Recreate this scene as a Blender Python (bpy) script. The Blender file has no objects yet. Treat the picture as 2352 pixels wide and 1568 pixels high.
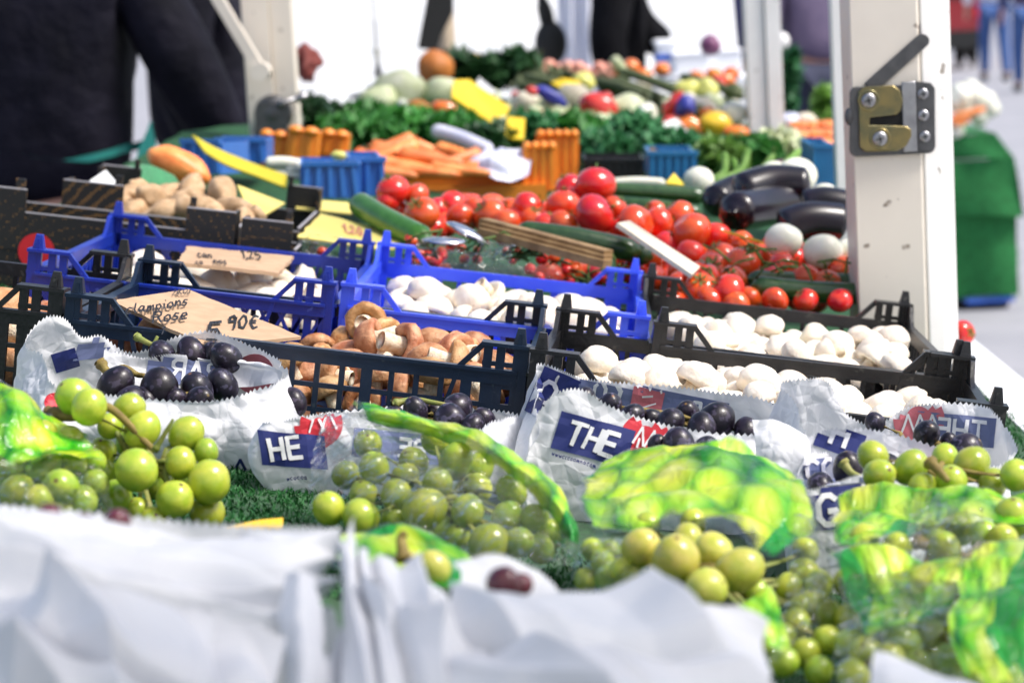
import bpy, math, random
from mathutils import Vector, Matrix, Euler, noise as NZ
from mathutils.bvhtree import BVHTree
R = math.radians
rnd = random.Random(7)
S = bpy.context.scene
COL = S.collection
# ---------------------------------------------------------------- frames
# The sloping stall table is z = 0 of the "table frame"; WT tips it into the world
# (it falls about nine degrees towards the customers) and lifts it off the ground.
SLOPE = R(9.2); TABLE_H = 0.95
WT = Matrix.Translation((0, 0, TABLE_H)) @ Matrix.Rotation(SLOPE, 4, 'Y')
FPX = 5500.0; PITCH = R(8.26); ROLL = R(6.22); EYE = Vector((0, 0, 0.40))
cp, sp, cr_, sr_ = math.cos(PITCH), math.sin(PITCH), math.cos(ROLL), math.sin(ROLL)
def ray(u, v):
    U, V = u-1176, v-784
    a, b = U*cr_+V*sr_, -U*sr_+V*cr_
    x, up = a/FPX, -b/FPX
    return Vector((x, cp+up*sp, -sp+up*cp))
def P(u, v, D=None, z=None):
    """photo position (2352 wide) -> table-frame point at distance D along the stall, or at height z over the table"""
    r = ray(u, v)
    t = D/r.y if D is not None else (z-EYE.z)/r.z
    return EYE + r*t
def pxm(D): return D/FPX          # metres per photo pixel at distance D
TABLE = []                        # top-level objects built in the table frame
# ---------------------------------------------------------------- object helpers
def tag(o, label=None, cat=None, group=None, kind=None):
    for k, val in (('label', label), ('category', cat), ('group', group), ('kind', kind)):
        if val: o[k] = val
    return o
def thing(name, label, cat, loc=(0, 0, 0), rot=(0, 0, 0), group=None, frame='t'):
    o = bpy.data.objects.new(name, None); COL.objects.link(o)
    o.empty_display_size = .03
    o.location = loc; o.rotation_euler = rot
    tag(o, label, cat, group)
    if frame == 't': TABLE.append(o)
    return o
def link(name, me, parent=None, loc=(0, 0, 0), rot=(0, 0, 0), scale=None):
    o = bpy.data.objects.new(name, me); COL.objects.link(o)
    o.location = loc; o.rotation_euler = rot
    if scale: o.scale = scale
    if parent: o.parent = parent
    return o
def top(o, label, cat, group=None, frame='t'):
    tag(o, label, cat, group)
    if frame == 't': TABLE.append(o)
    return o
def basis(d):
    d = Vector(d).normalized()
    a = Vector((0, 0, 1)) if abs(d.z) < .9 else Vector((1, 0, 0))
    x = d.cross(a).normalized(); return x, x.cross(d).normalized(), d
class MB:
    def __init__(s): s.v = []; s.f = []; s.uv = {}; s.edge = {}
    def add(s, vs, fs, M=None):
        b = len(s.v)
        s.v += [tuple(M @ Vector(p)) if M else tuple(p) for p in vs]
        s.f += [tuple(b+i for i in f) for f in fs]
        return s
    def box(s, lo, hi, M=None):
        x0, y0, z0 = lo; x1, y1, z1 = hi
        return s.add([(x0,y0,z0),(x1,y0,z0),(x1,y1,z0),(x0,y1,z0),(x0,y0,z1),(x1,y0,z1),(x1,y1,z1),(x0,y1,z1)],
                     [(3,2,1,0),(4,5,6,7),(0,1,5,4),(1,2,6,5),(2,3,7,6),(3,0,4,7)], M)
    def taper(s, lo, hi, k, M=None):
        x0, y0, z0 = lo; x1, y1, z1 = hi; cx, cy = (x0+x1)/2, (y0+y1)/2; a, b = (x1-x0)/2*k, (y1-y0)/2*k
        return s.add([(x0,y0,z0),(x1,y0,z0),(x1,y1,z0),(x0,y1,z0),(cx-a,cy-b,z1),(cx+a,cy-b,z1),(cx+a,cy+b,z1),(cx-a,cy+b,z1)],
                     [(3,2,1,0),(4,5,6,7),(0,1,5,4),(1,2,6,5),(2,3,7,6),(3,0,4,7)], M)
    def prism(s, poly, y0, y1, M=None):          # polygon in xz, extruded along y
        n = len(poly)
        vs = [(x, y0, z) for x, z in poly]+[(x, y1, z) for x, z in poly]
        fs = [tuple(range(n)), tuple(range(2*n-1, n-1, -1))]+[(i, i+n, (i+1) % n+n, (i+1) % n) for i in range(n)]
        return s.add(vs, fs, M)
    def bar(s, a, b, w, h=None):                 # rectangular bar between two points
        a, b = Vector(a), Vector(b); x, y, d = basis(b-a); h = h or w
        vs = [p+x*(i*w/2)+y*(j*h/2) for p in (a, b) for i, j in ((-1,-1),(1,-1),(1,1),(-1,1))]
        return s.add(vs, [(3,2,1,0),(4,5,6,7),(0,1,5,4),(1,2,6,5),(2,3,7,6),(3,0,4,7)])
    def tube(s, pts, rad, n=8, cap=True):
        pts = [Vector(p) for p in pts]; m = len(pts)
        if not hasattr(rad, '__len__'): rad = [rad]*m
        b = len(s.v); px = None
        for i, p in enumerate(pts):
            d = pts[min(i+1, m-1)]-pts[max(i-1, 0)]
            x, y, d = basis(d)
            if px is not None:
                x = (px-d*px.dot(d)).normalized(); y = d.cross(x)
            px = x
            for k in range(n):
                a = 2*math.pi*k/n
                s.v.append(tuple(p+(x*math.cos(a)+y*math.sin(a))*rad[i]))
        for i in range(m-1):
            for k in range(n):
                s.f.append((b+i*n+k, b+i*n+(k+1) % n, b+(i+1)*n+(k+1) % n, b+(i+1)*n+k))
        if cap:
            s.f.append(tuple(b+k for k in range(n))[::-1]); s.f.append(tuple(b+(m-1)*n+k for k in range(n)))
        return s
    def lathe(s, prof, n=24, M=None, wob=0, seed=0):     # (r, z) profile about z; ends on axis close
        b = len(s.v); rows = []
        for (r, z) in prof:
            row = []
            if r < 1e-6:
                row = [len(s.v)]; s.v.append((0, 0, z))
            else:
                for k in range(n):
                    a = 2*math.pi*k/n
                    q = 1+wob*NZ.noise(Vector((math.cos(a)*1.3+seed*7, math.sin(a)*1.3, z*30/max(.3, 1)+seed)))
                    row.append(len(s.v)); s.v.append((r*q*math.cos(a), r*q*math.sin(a), z))
            rows.append(row)
        for i in range(len(rows)-1):
            A, B = rows[i], rows[i+1]
            for k in range(n):
                k2 = (k+1) % n
                if len(A) == 1 and len(B) == 1: continue
                if len(A) == 1: s.f.append((A[0], B[k], B[k2]) if False else (A[0], B[k2], B[k])[::-1])
                elif len(B) == 1: s.f.append((A[k], A[k2], B[0]))
                else: s.f.append((A[k], A[k2], B[k2], B[k]))
        if M:
            for i in range(b, len(s.v)): s.v[i] = tuple(M @ Vector(s.v[i]))
        return s
    def ell(s, c, r, n=20, m=12, rot=None, wob=0, seed=0, wsc=1.0):
        c = Vector(c); r = r if hasattr(r, '__len__') else (r, r, r)
        Q = Euler(rot).to_matrix() if rot is not None else None
        b = len(s.v)
        for i in range(m+1):
            th = math.pi*i/m
            for k in range(n if 0 < i < m else 1):
                a = 2*math.pi*k/n
                d = Vector((math.sin(th)*math.cos(a), math.sin(th)*math.sin(a), math.cos(th)))
                q = 1+wob*NZ.noise(d*wsc+Vector((seed*3.7, seed, 0)))
                p = Vector((d.x*r[0]*q, d.y*r[1]*q, d.z*r[2]*q))
                s.v.append(tuple(c+(Q @ p if Q else p)))
        def ix(i, k): return b if i == 0 else (b+1+(m-1)*n if i == m else b+1+(i-1)*n+k % n)
        for i in range(m):
            for k in range(n):
                if i == 0: s.f.append((ix(0, 0), ix(1, k), ix(1, k+1)))
                elif i == m-1: s.f.append((ix(i, k), ix(m, 0), ix(i, k+1)))
                else: s.f.append((ix(i, k), ix(i+1, k), ix(i+1, k+1), ix(i, k+1)))
        return s
    def grid(s, fn, nu, nv, closed=False, uv=None):
        b = len(s.v); cu = nu if closed else nu+1
        for j in range(nv+1):
            for i in range(cu):
                s.v.append(tuple(fn(i/nu, j/nv)))
                if uv: s.uv[len(s.v)-1] = uv(i/nu, j/nv)
        for j in range(nv):
            for i in range(nu):
                i2 = (i+1) % cu
                s.f.append((b+j*cu+i, b+j*cu+i2, b+(j+1)*cu+i2, b+(j+1)*cu+i))
        return s
    def mesh(s, name, mat, smooth=True, off=None):
        me = bpy.data.meshes.new(name)
        vs = s.v if off is None else [(x-off[0], y-off[1], z-off[2]) for x, y, z in s.v]
        me.from_pydata(vs, [], s.f)
        if mat is not None:
            for m in (mat if isinstance(mat, (list, tuple)) else [mat]): me.materials.append(m)
        if s.uv:
            ul = me.uv_layers.new(name='UVMap')
            for lp in me.loops: ul.data[lp.index].uv = s.uv.get(lp.vertex_index, (0, 0))
        if s.edge:
            at = me.attributes.new('edge', 'FLOAT', 'POINT')
            at.data.foreach_set('value', [s.edge.get(i, 1) for i in range(len(s.v))])
        if smooth:
            me.polygons.foreach_set('use_smooth', [True]*len(me.polygons))
            if smooth == 'auto':
                try: me.set_sharp_from_angle(angle=R(38))
                except Exception: pass
        me.update(); return me
    def obj(s, name, mat, parent=None, smooth=True, off=None, loc=(0, 0, 0), rot=(0, 0, 0)):
        return link(name, s.mesh(name, mat, smooth, off), parent, loc, rot)
# ---------------------------------------------------------------- materials
def pm(name, c, c2=None, sc=30, rough=.5, bump=0, bs=200, sss=0, ssr=(.01, .006, .003), coat=0, metal=0, vary=0, spec=.5,
       trans=0, tip=None, speck=None, spk=(120, .72), alpha=1, sheen=0, transl=0, detail=4, bd=.002, huev=0, mixlo=.38, mixhi=.66):
    m = bpy.data.materials.new(name); m.use_nodes = True
    N, L = m.node_tree.nodes, m.node_tree.links
    b = N['Principled BSDF']; out = N['Material Output']
    tc = N.new('ShaderNodeTexCoord'); oi = N.new('ShaderNodeObjectInfo')
    mp = N.new('ShaderNodeVectorMath'); mp.operation = 'ADD'
    ml = N.new('ShaderNodeMath'); ml.operation = 'MULTIPLY'; ml.inputs[1].default_value = 37.
    L.new(oi.outputs['Random'], ml.inputs[0]); L.new(tc.outputs['Object'], mp.inputs[0]); L.new(ml.outputs[0], mp.inputs[1])
    vec = mp.outputs[0]
    def nz(scale, det=detail):
        n = N.new('ShaderNodeTexNoise'); n.inputs['Scale'].default_value = scale; n.inputs['Detail'].default_value = det
        L.new(vec, n.inputs['Vector']); return n.outputs['Fac']
    def mix(fac, a, bb):
        x = N.new('ShaderNodeMix'); x.data_type = 'RGBA'
        for sk, val in ((x.inputs[0], fac), (x.inputs[6], a), (x.inputs[7], bb)):
            if isinstance(val, bpy.types.NodeSocket): L.new(val, sk)
            elif isinstance(val, (int, float)): sk.default_value = val
            else: sk.default_value = (*val, 1)
        return x.outputs[2]
    def rng(src, a, bb):
        x = N.new('ShaderNodeMapRange'); x.inputs[1].default_value = a; x.inputs[2].default_value = bb
        L.new(src, x.inputs[0]); return x.outputs[0]
    col = c
    if c2 is not None: col = mix(rng(nz(sc), mixlo, mixhi), c, c2)
    if speck is not None: col = mix(rng(nz(spk[0], 2), spk[1], spk[1]+.06), col, speck)
    if tip is not None:
        sz = N.new('ShaderNodeSeparateXYZ'); nv_ = N.new('ShaderNodeVectorMath'); nv_.operation = 'NORMALIZE'; L.new(tc.outputs['Object'], nv_.inputs[0]); L.new(nv_.outputs[0], sz.inputs[0]); col = mix(rng(sz.outputs[2], tip[3], tip[3]+.006), col, tip[:3])
    if vary or huev:
        h = N.new('ShaderNodeHueSaturation'); 
        if isinstance(col, bpy.types.NodeSocket): L.new(col, h.inputs['Color'])
        else: h.inputs['Color'].default_value = (*col, 1)
        r1 = N.new('ShaderNodeMapRange'); r1.inputs[3].default_value = 1-vary; r1.inputs[4].default_value = 1+vary
        L.new(oi.outputs['Random'], r1.inputs[0]); L.new(r1.outputs[0], h.inputs['Value'])
        if huev:
            r2 = N.new('ShaderNodeMapRange'); r2.inputs[3].default_value = .5-huev; r2.inputs[4].default_value = .5+huev
            f = N.new('ShaderNodeMath'); f.operation = 'FRACT'; k = N.new('ShaderNodeMath'); k.operation = 'MULTIPLY'; k.inputs[1].default_value = 7.3
            L.new(oi.outputs['Random'], k.inputs[0]); L.new(k.outputs[0], f.inputs[0]); L.new(f.outputs[0], r2.inputs[0]); L.new(r2.outputs[0], h.inputs['Hue'])
        col = h.outputs['Color']
    if isinstance(col, bpy.types.NodeSocket): L.new(col, b.inputs['Base Color'])
    else: b.inputs['Base Color'].default_value = (*col, 1)
    b.inputs['Roughness'].default_value = rough; b.inputs['Metallic'].default_value = metal
    b.inputs['Specular IOR Level'].default_value = spec
    b.inputs['Transmission Weight'].default_value = trans
    b.inputs['Alpha'].default_value = alpha
    if sss:
        b.inputs['Subsurface Weight'].default_value = sss; b.inputs['Subsurface Radius'].default_value = ssr; b.inputs['Subsurface Scale'].default_value = 1
    if coat: b.inputs['Coat Weight'].default_value = coat; b.inputs['Coat Roughness'].default_value = .08
    if sheen: b.inputs['Sheen Weight'].default_value = sheen
    if bump:
        bn = N.new('ShaderNodeBump'); bn.inputs['Strength'].default_value = bump; bn.inputs['Distance'].default_value = bd
        L.new(nz(bs, 5), bn.inputs['Height']); L.new(bn.outputs[0], b.inputs['Normal'])
    if transl:
        t = N.new('ShaderNodeBsdfTranslucent'); mx = N.new('ShaderNodeMixShader'); mx.inputs[0].default_value = transl
        if isinstance(col, bpy.types.NodeSocket): L.new(col, t.inputs[0])
        else: t.inputs[0].default_value = (*col, 1)
        L.new(b.outputs[0], mx.inputs[1]); L.new(t.outputs[0], mx.inputs[2]); L.new(mx.outputs[0], out.inputs[0])
    return m
MAT = {}
def mk(k, *a, **kw): MAT[k] = pm(k, *a, **kw)
mk('navy_plastic', (.004, .013, .034), (.008, .020, .048), 40, .34, .08, 300, spec=.4, speck=(.035, .05, .07), spk=(120, .67))
mk('black_plastic', (.008, .008, .010), (.014, .014, .017), 40, .38, .2, 260, speck=(.05, .048, .045), spk=(110, .67))
mk('royal_plastic', (.006, .025, .28), (.009, .033, .35), 30, .36, .1, 300, speck=(.06, .10, .5), spk=(110, .68), sss=.25, ssr=(.002, .004, .012))
mk('sky_plastic', (.060, .125, .97), (.085, .17, 1.0), 30, .30, .1, 300, transl=.25)
mk('mushroom_brown', (.36, .14, .05), (.62, .35, .18), 1.7, .55, .5, 7, sss=.15, ssr=(.004, .002, .001), vary=.2, speck=(.20, .085, .035), spk=(13, .66), huev=.014)
mk('mushroom_white', (.78, .68, .55), (.86, .80, .70), 1.4, .5, .35, 6, sss=.25, ssr=(.006, .004, .003), vary=.07, speck=(.50, .32, .19), spk=(5.5, .715), huev=.01)
mk('mushroom_stem', (.82, .73, .58), (.66, .50, .33), 4, .75, .5, 12, sss=.2, ssr=(.004, .003, .002), vary=.05)
mk('gills', (.30, .17, .10), (.42, .27, .18), 90, .8, .6, 400)
mk('white_and_lit_paint', (.86, .85, .83), (.78, .77, .75), 9, .42, .08, 60, speck=(.28, .25, .22), spk=(38, .715))
mk('cream_paint', (.76, .70, .61), (.69, .63, .55), 7, .45, .08, 60, speck=(.22, .17, .13), spk=(42, .69))
mk('steel', (.40, .40, .42), (.30, .30, .32), 60, .36, .2, 400, metal=1)
mk('dark_steel', (.13, .13, .135), (.10, .10, .105), 70, .45, .2, 500, metal=.85)
mk('brass_zinc', (.20, .19, .11), (.34, .27, .12), 45, .28, .15, 120, metal=1)
mk('black_hole', (.004, .004, .004), rough=.8)
mk('cardboard', (.46, .30, .185), (.52, .35, .22), 60, .8, .15, 500)
mk('ink', (.015, .015, .02), rough=.6)
# ---------------------------------------------------------------- camera, light, render settings
cam_d = bpy.data.cameras.new('camera'); cam = bpy.data.objects.new('camera', cam_d); COL.objects.link(cam); S.camera = cam
cam_d.sensor_width = 23.5; cam_d.lens = FPX/2352*23.5; cam_d.clip_start = .05; cam_d.clip_end = 500
fwd = Vector((0, cp, -sp)); upv = Vector((0, sp, cp)); rt = Vector((1, 0, 0))
# image x axis / y axis after the roll of the hand-held camera
ix = rt*cr_+upv*sr_; iy = -rt*sr_+upv*cr_
cm = Matrix((ix, iy, -fwd)).transposed().to_4x4(); cm.translation = EYE
cam.matrix_world = WT @ cm
cam_d.dof.use_dof = True; cam_d.dof.focus_distance = 2.03; cam_d.dof.aperture_fstop = 5.0; cam_d.dof.aperture_blades = 7
W = bpy.data.worlds.new('World'); S.world = W; W.use_nodes = True
wn, wl = W.node_tree.nodes, W.node_tree.links
bg = wn['Background']; sky = wn.new('ShaderNodeTexSky'); sky.sky_type = 'NISHITA'; sky.sun_disc = False
SUN_EL, SUN_AZ = R(52), R(105)           # azimuth from +Y (along the stall) towards +X
sky.sun_elevation = SUN_EL; sky.sun_rotation = SUN_AZ; sky.air_density = 1.0; sky.dust_density = 3.0; sky.ozone_density = .6
wl.new(sky.outputs[0], bg.inputs[0]); bg.inputs[1].default_value = .115
sd = bpy.data.lights.new('sun', 'SUN'); so = bpy.data.objects.new('sun', sd); COL.objects.link(so)
sd.energy = 1.5; sd.angle = R(24); sd.color = (1, .965, .91)
dirv = Vector((math.sin(SUN_AZ)*math.cos(SUN_EL), math.cos(SUN_AZ)*math.cos(SUN_EL), math.sin(SUN_EL)))
sd.energy = 2.4; sd.angle = R(16)
so.rotation_euler = dirv.to_track_quat('Z', 'Y').to_euler()
S.view_settings.view_transform = 'Standard'; S.view_settings.look = 'None'; S.view_settings.gamma = 1; S.view_settings.exposure = 0.87
S.cycles.max_bounces = 8; S.cycles.transparent_max_bounces = 16; S.cycles.use_denoising = True
S.cycles.caustics_reflective = False; S.cycles.caustics_refractive = False
# ---------------------------------------------------------------- plastic mushroom crates
RIM, PLATE = .083, .104
def side_panel(L, diamond=False, thick=.004):
    """lattice wall along x, centred, outer face at y = 0"""
    m = MB(); h = L/2
    m.box((-h, -.001, RIM-.013), (h, thick+.002, RIM))
    m.box((-h, -.0026, RIM-.003), (h, -.001, RIM))
    m.box((-h, 0, 0), (h, thick, .012))
    if diamond:
        step = .018; n = int(L/step)
        for i in range(-3, n+3):
            x = -h+i*step
            for sgn in (1, -1):
                a, b = x, x+sgn*.030
                if min(a, b) < -h or max(a, b) > h: continue
                m.bar((a, thick/2+sgn*.0002, .012), (b, thick/2+sgn*.0002, RIM-.012), .0034, .0034)
        return m
    for z in (.028, .049): m.box((-h, .0003, z), (h, thick-.0003, z+.0042))
    n = max(1, round(L/.0215))
    for i in range(n+1):
        x = -h+L*i/n; w = .0048 if i % 4 == 0 else .0024
        m.box((x-w, -.0006 if i % 4 == 0 else .0001, .012), (x+w, thick-.0001, RIM-.013))
    return m
def corner_post():
    """corner at the origin, walls run along +x (front, bracketed) and +y (side, scooped)"""
    m = MB()
    m.box((0, 0, 0), (.008, .008, PLATE)); m.box((.008, .0005, 0), (.013, .006, PLATE-.001))
    for x in (.020, .031): m.box((x, .0005, .012), (x+.0075, .0055, PLATE-.001))
    for z in (.085, .066, .046, .028): m.box((.0125, .001, z), (.039, .005, z+.004))
    m.box((-.001, -.0015, PLATE-.002), (.041, .016, PLATE+.0012))
    m.prism([(.0405, PLATE+.001), (.0375, PLATE-.003), (.0555, RIM-.002), (.060, RIM)], .0002, .0058)
    m.prism([(.0565, RIM-.004), (.0605, RIM-.004), (.078, .012), (.074, .012)], -.0016, .0020)
    prof = [(0, 0), (0, PLATE-.0005), (.020, PLATE-.0005), (.026, PLATE-.006), (.031, PLATE-.013), (.040, RIM+.002), (.055, RIM-.0005), (.055, RIM-.013), (.055, .012), (.055, 0)]
    M = Matrix(((0, 1, 0, 0), (1, 0, 0, 0), (0, 0, 1, 0), (0, 0, 0, 1)))
    m.prism([(y+.0081, z) for y, z in prof], .0004, .0046, M)
    return m
def pin_mesh(k=1.0):
    m = MB(); m.taper((.003, .003, PLATE+.0012), (.014, .013, PLATE+.0150*k), .58); m.taper((.0062, .0015, PLATE+.0012), (.0108, .003, PLATE+.011*k), .6)
    return m
def crate(label, x, y, yaw, w, d, mat, diamond=False, z=0.0, group='plastic crates of mushrooms on the stall'):
    t = thing('mushroom_crate', label, 'crate', (x, y, z), (0, 0, yaw), group)
    for nm, L, loc, rz in (('f', w-.016, (0, -d/2, 0), 0), ('b', w-.016, (0, d/2, 0), math.pi),
                           ('l', d-.016, (-w/2, 0, 0), -math.pi/2), ('r', d-.016, (w/2, 0, 0), math.pi/2)):
        side_panel(L, diamond).obj('side_panel', mat, t, 'auto', None, loc, (0, 0, rz))
    fl = MB()
    n = 9
    fl.box((-w/2+.004, -d/2+.004, .001), (w/2-.004, d/2-.004, .005))
    fl.obj('base', mat, t, False)
    for sx in (-1, 1):
        for sy in (-1, 1):
            M = Matrix.Translation((sx*w/2, sy*d/2, 0)) @ Matrix.Diagonal((-sx, -sy, 1, 1))
            def mir(mb):
                mb.v = [tuple(M @ Vector(p)) for p in mb.v]
                if sx*sy < 0: mb.f = [f[::-1] for f in mb.f]
                return mb
            p = mir(corner_post()).obj('corner_post', mat, t, 'auto')
            mir(pin_mesh()).obj('stacking_pin', mat, p, 'auto')
    return t
CR = {}
def mkcrate(k, *a, **kw): CR[k] = (a[1:6], crate(*a, **kw))
mkcrate('A', 'dark navy blue lattice crate filled with brown mushrooms', -.177, 2.170, -.049, .40, .30, MAT['navy_plastic'])
mkcrate('B', 'black lattice crate of white mushrooms nearest the row of paper grape bags', .228, 2.134, -.080, .40, .30, MAT['black_plastic'])
mkcrate('C', 'black lattice crate of white mushrooms tucked against the cream post', .286, 2.463, -.013, .30, .40, MAT['black_plastic'])
mkcrate('E', 'bright sky blue lattice crate of white mushrooms in the middle of the stall', -.016, 2.499, -.020, .30, .40, MAT['sky_plastic'])
mkcrate('G', 'royal blue crate of white mushrooms with diamond lattice sides', -.321, 2.498, -.023, .30, .40, MAT['royal_plastic'], diamond=True)
mkcrate('H', 'black lattice crate of brown mushrooms beside the navy crate', -.5855, 2.205, -.03, .40, .30, MAT['black_plastic'])
# ---------------------------------------------------------------- mushrooms
def cap_mesh(seed, kind):
    q = random.Random(seed); r = 1.0
    k = q.uniform(.62, .92); c = q.uniform(.18, .36)
    prof = [(0, k*1.0)]
    for i in range(1, 9):
        a = math.pi/2*(1-i/8); prof.append((math.cos(a)*r, math.sin(a)*k))
    prof += [(.985, -.10-c*.15), (.93, -.20-c*.25), (.80, -.25-c*.25), (.60, -.20-c*.15), (.42, -.12-c*.1), (0, -.08)]
    prof = prof[::-1]
    m = MB(); m.lathe(prof, 22, None, .10, seed)
    for i, (x, y, z) in enumerate(m.v):
        d = Vector((x, y, z)); f = 1+.10*NZ.noise(d*1.3+Vector((seed*5, 0, 0)))
        m.v[i] = (x*f, y*f*q.uniform(.995, 1.005), z*f)
    return m.mesh('mushroom', MAT['mushroom_'+kind])
def stem_mesh(seed):
    q = random.Random(seed+50); L = q.uniform(.75, 1.15)
    m = MB(); m.lathe([(0, -.05-L-.12), (.37, -.05-L-.13), (.42, -.05-L-.10), (.38, -.05-L*.6), (.37, -.3), (.42, -.1), (.30, 0.02), (0, .03)], 14, None, .12, seed)
    return m.mesh('stem', MAT['mushroom_stem'])
CAPS = {k: [cap_mesh(i+(0 if k == 'brown' else 20), k) for i in range(7)] for k in ('brown', 'white')}
STEMS = [stem_mesh(i) for i in range(6)]
def heap(n, w, d, r0, r1, floor, rng, tries=14, zmax=9):
    """drop balls one by one into a bin, each to the lowest of a few spots"""
    out = []
    for _ in range(n):
        r = rng.uniform(r0, r1); best = None
        for _k in range(tries):
            x = rng.uniform(-w/2+r*.8, w/2-r*.8); y = rng.uniform(-d/2+r*.8, d/2-r*.8)
            z = floor(x, y)+r*.7
            for (a, b, c, q) in out:
                e = (x-a)**2+(y-b)**2; s_ = (r+q)*.80
                if e < s_*s_: z = max(z, c+math.sqrt(s_*s_-e))
            if best is None or z < best[2]: best = (x, y, z, r)
        if best[2] < zmax: out.append(best)
    return out
def mushroom(p, r, kind, label, group, rng, flip):
    a = rng.uniform(0, 6.28) if not flip else rng.uniform(-1.2, 1.2)+math.pi*0
    tilt = rng.uniform(0, .75) if not flip else rng.uniform(1.9, 3.1)
    o = link('mushroom', CAPS[kind][rng.randrange(7)], None, p, (tilt*math.cos(a), tilt*math.sin(a), rng.uniform(0, 6.28)), (r*rng.uniform(.95, 1.1), r*rng.uniform(.9, 1.05), r*rng.uniform(.9, 1.1)))
    top(o, label, 'mushroom', group)
    s_ = link('stem', STEMS[rng.randrange(6)], o)
    return o
def fill(ck, kind, n, r0, r1, fz, ztop, seed, flipp, lab_up, lab_flip, group, keep=None, cap=99):
    (x, y, yaw, w, d), t = CR[ck]; g = random.Random(seed)
    fl = (lambda a, b: .006 if b < -d/2+.05 and ck in 'AH' else fz)
    M = Matrix.Translation((x, y, 0)) @ Matrix.Rotation(yaw, 4, 'Z')
    done = 0
    for (a, b, z, r) in heap(n, w-.036, d-.036, r0, r1, fl, g):
        if z > ztop: continue
        if keep and not keep(a, b, z): continue
        done += 1
        if done > cap: break
        f = g.random() < flipp
        mushroom(M @ Vector((a, b, z)), r, kind, lab_flip if f else lab_up, group, g, f)
fill('A', 'brown', 128, .0165, .0215, .033, .095, 3, .52, 'brown mushroom with its domed cap showing, heaped in the navy crate', 'brown mushroom lying with its cut pale stem showing in the navy crate', 'brown mushrooms in the navy crate', keep=lambda a, b, z: not (a < .03 and z > .060), cap=76)
fill('B', 'white', 150, .0155, .0200, .044, .1, 5, .07, 'white mushroom, cap up, in the front black crate', 'white mushroom tipped to show its stem in the front black crate', 'white mushrooms in the front black crate', keep=lambda a, b, z: b > -.09 and z < (.066 if b > .07 else .078), cap=86)
fill('C', 'white', 140, .0155, .0200, .044, .1, 8, .06, 'white mushroom, cap up, in the black crate by the cream post', 'white mushroom showing its stem in the black crate by the cream post', 'white mushrooms in the black crate by the post', keep=lambda a, b, z: b > -.12 and z < (.066 if b > .12 else .076), cap=84)
fill('E', 'white', 80, .018, .0235, .042, .1, 11, .25, 'white mushroom, cap up, in the sky blue crate', 'white mushroom showing its stem in the sky blue crate', 'white mushrooms in the sky blue crate', cap=44, keep=lambda a, b, z: b > -.06 and z < .074)
fill('G', 'white', 80, .0185, .0245, .034, .1, 14, .2, 'white mushroom, cap up, in the royal blue crate', 'white mushroom showing its stem in the royal blue crate', 'white mushrooms in the royal blue crate', cap=32, keep=lambda a, b, z: z < .062 and b > -.13)
fill('H', 'brown', 60, .022, .029, .026, .085, 17, .3, 'large brown mushroom, cap up, in the black crate beside the navy crate', 'large brown mushroom showing its stem in the black crate beside the navy crate', 'brown mushrooms in the black crate', cap=10, keep=lambda a, b, z: a > .06)
# ---------------------------------------------------------------- the stall itself
mk('turf_green', (.006, .05, .010), (.012, .09, .018), 90, .85, .9, 420, sheen=.2)
mk('turf_blade', (.010, .10, .017), (.022, .17, .032), 40, .6, vary=.2)
mk('turf_far', (.015, .20, .055), (.025, .28, .085), 120, .85, .8, 500, sheen=.3)
mk('white_board', (.80, .80, .81), (.74, .74, .76), 12, .35, .05, 90)
mk('paving', (.36, .355, .38), (.30, .30, .325), 3, .75, .2, 40, speck=(.22, .22, .24), spk=(20, .68))
UPT = (WT.inverted().to_3x3() @ Vector((0, 0, 1))).normalized()      # straight up, seen from the table frame
t = thing('market_table', 'long sloping white stall table covered with green turf under all the produce', 'table')
m = MB(); m.box((-.66, .75, -.045), (.62, 5.5, -.006)); m.obj('table_top', MAT['white_board'], t, False)
m = MB(); m.box((.545, .75, -.0058), (.622, 5.5, .004)); m.box((.612, .75, -.11), (.624, 5.5, -.006)); m.obj('edge_rail', MAT['white_board'], t, False)
for (x, y) in ((-.6, .9), (.55, .9), (-.6, 5.3), (.55, 5.3), (-.6, 3.1), (.55, 3.1)):
    m = MB(); b = Vector((x, y, -.046)); L = (WT @ b).z
    m.bar(b, b-UPT*L, .045); m.obj('leg', MAT['steel'], t, False)
t = thing('turf_mat', 'green artificial turf mat laid over the stall table', 'turf mat')
def turf_z(x, y): return .0015*NZ.noise(Vector((x*60, y*60, 0)))+.001*NZ.noise(Vector((x*9, y*9, 3)))
m = MB()
def tf(s, q):
    x = -.655+s*1.225; y = .76+q*4.6
    dz = 0 if x < .545 else -(x-.545)*.15
    return (x, y, .003+turf_z(x, y)+dz)
m.grid(tf, 120, 200); m.obj('backing', MAT['turf_green'], t)
m = MB(); g = random.Random(2)
def blades(x0, x1, y0, y1, n, h):
    for _ in range(n):
        x, y = g.uniform(x0, x1), g.uniform(y0, y1); a = g.uniform(0, 6.28); w = g.uniform(.0007, .0013); hh = h*g.uniform(.6, 1.2)
        dx, dy = math.cos(a)*w, math.sin(a)*w; lx, ly = g.gauss(0, .0022), g.gauss(0, .0022); z = .002+turf_z(x, y)
        m.add([(x-dx, y-dy, z), (x+dx, y+dy, z), (x+lx*.5+dx*.7, y+ly*.5+dy*.7, z+hh*.6), (x+lx*.5-dx*.7, y+ly*.5-dy*.7, z+hh*.6), (x+lx*1.6, y+ly*1.6, z+hh)], [(0, 1, 2, 3), (3, 2, 4)])
blades(-.34, -.02, 1.5, 1.95, 15000, .006); blades(-.02, .3, 1.25, 1.7, 7000, .006); blades(-.66, -.45, 2.3, 2.9, 2500, .007); blades(.45, .55, 2.2, 3.1, 2500, .007)
o = m.obj('pile', MAT['turf_blade'], t, False); o['kind'] = 'stuff'
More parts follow.
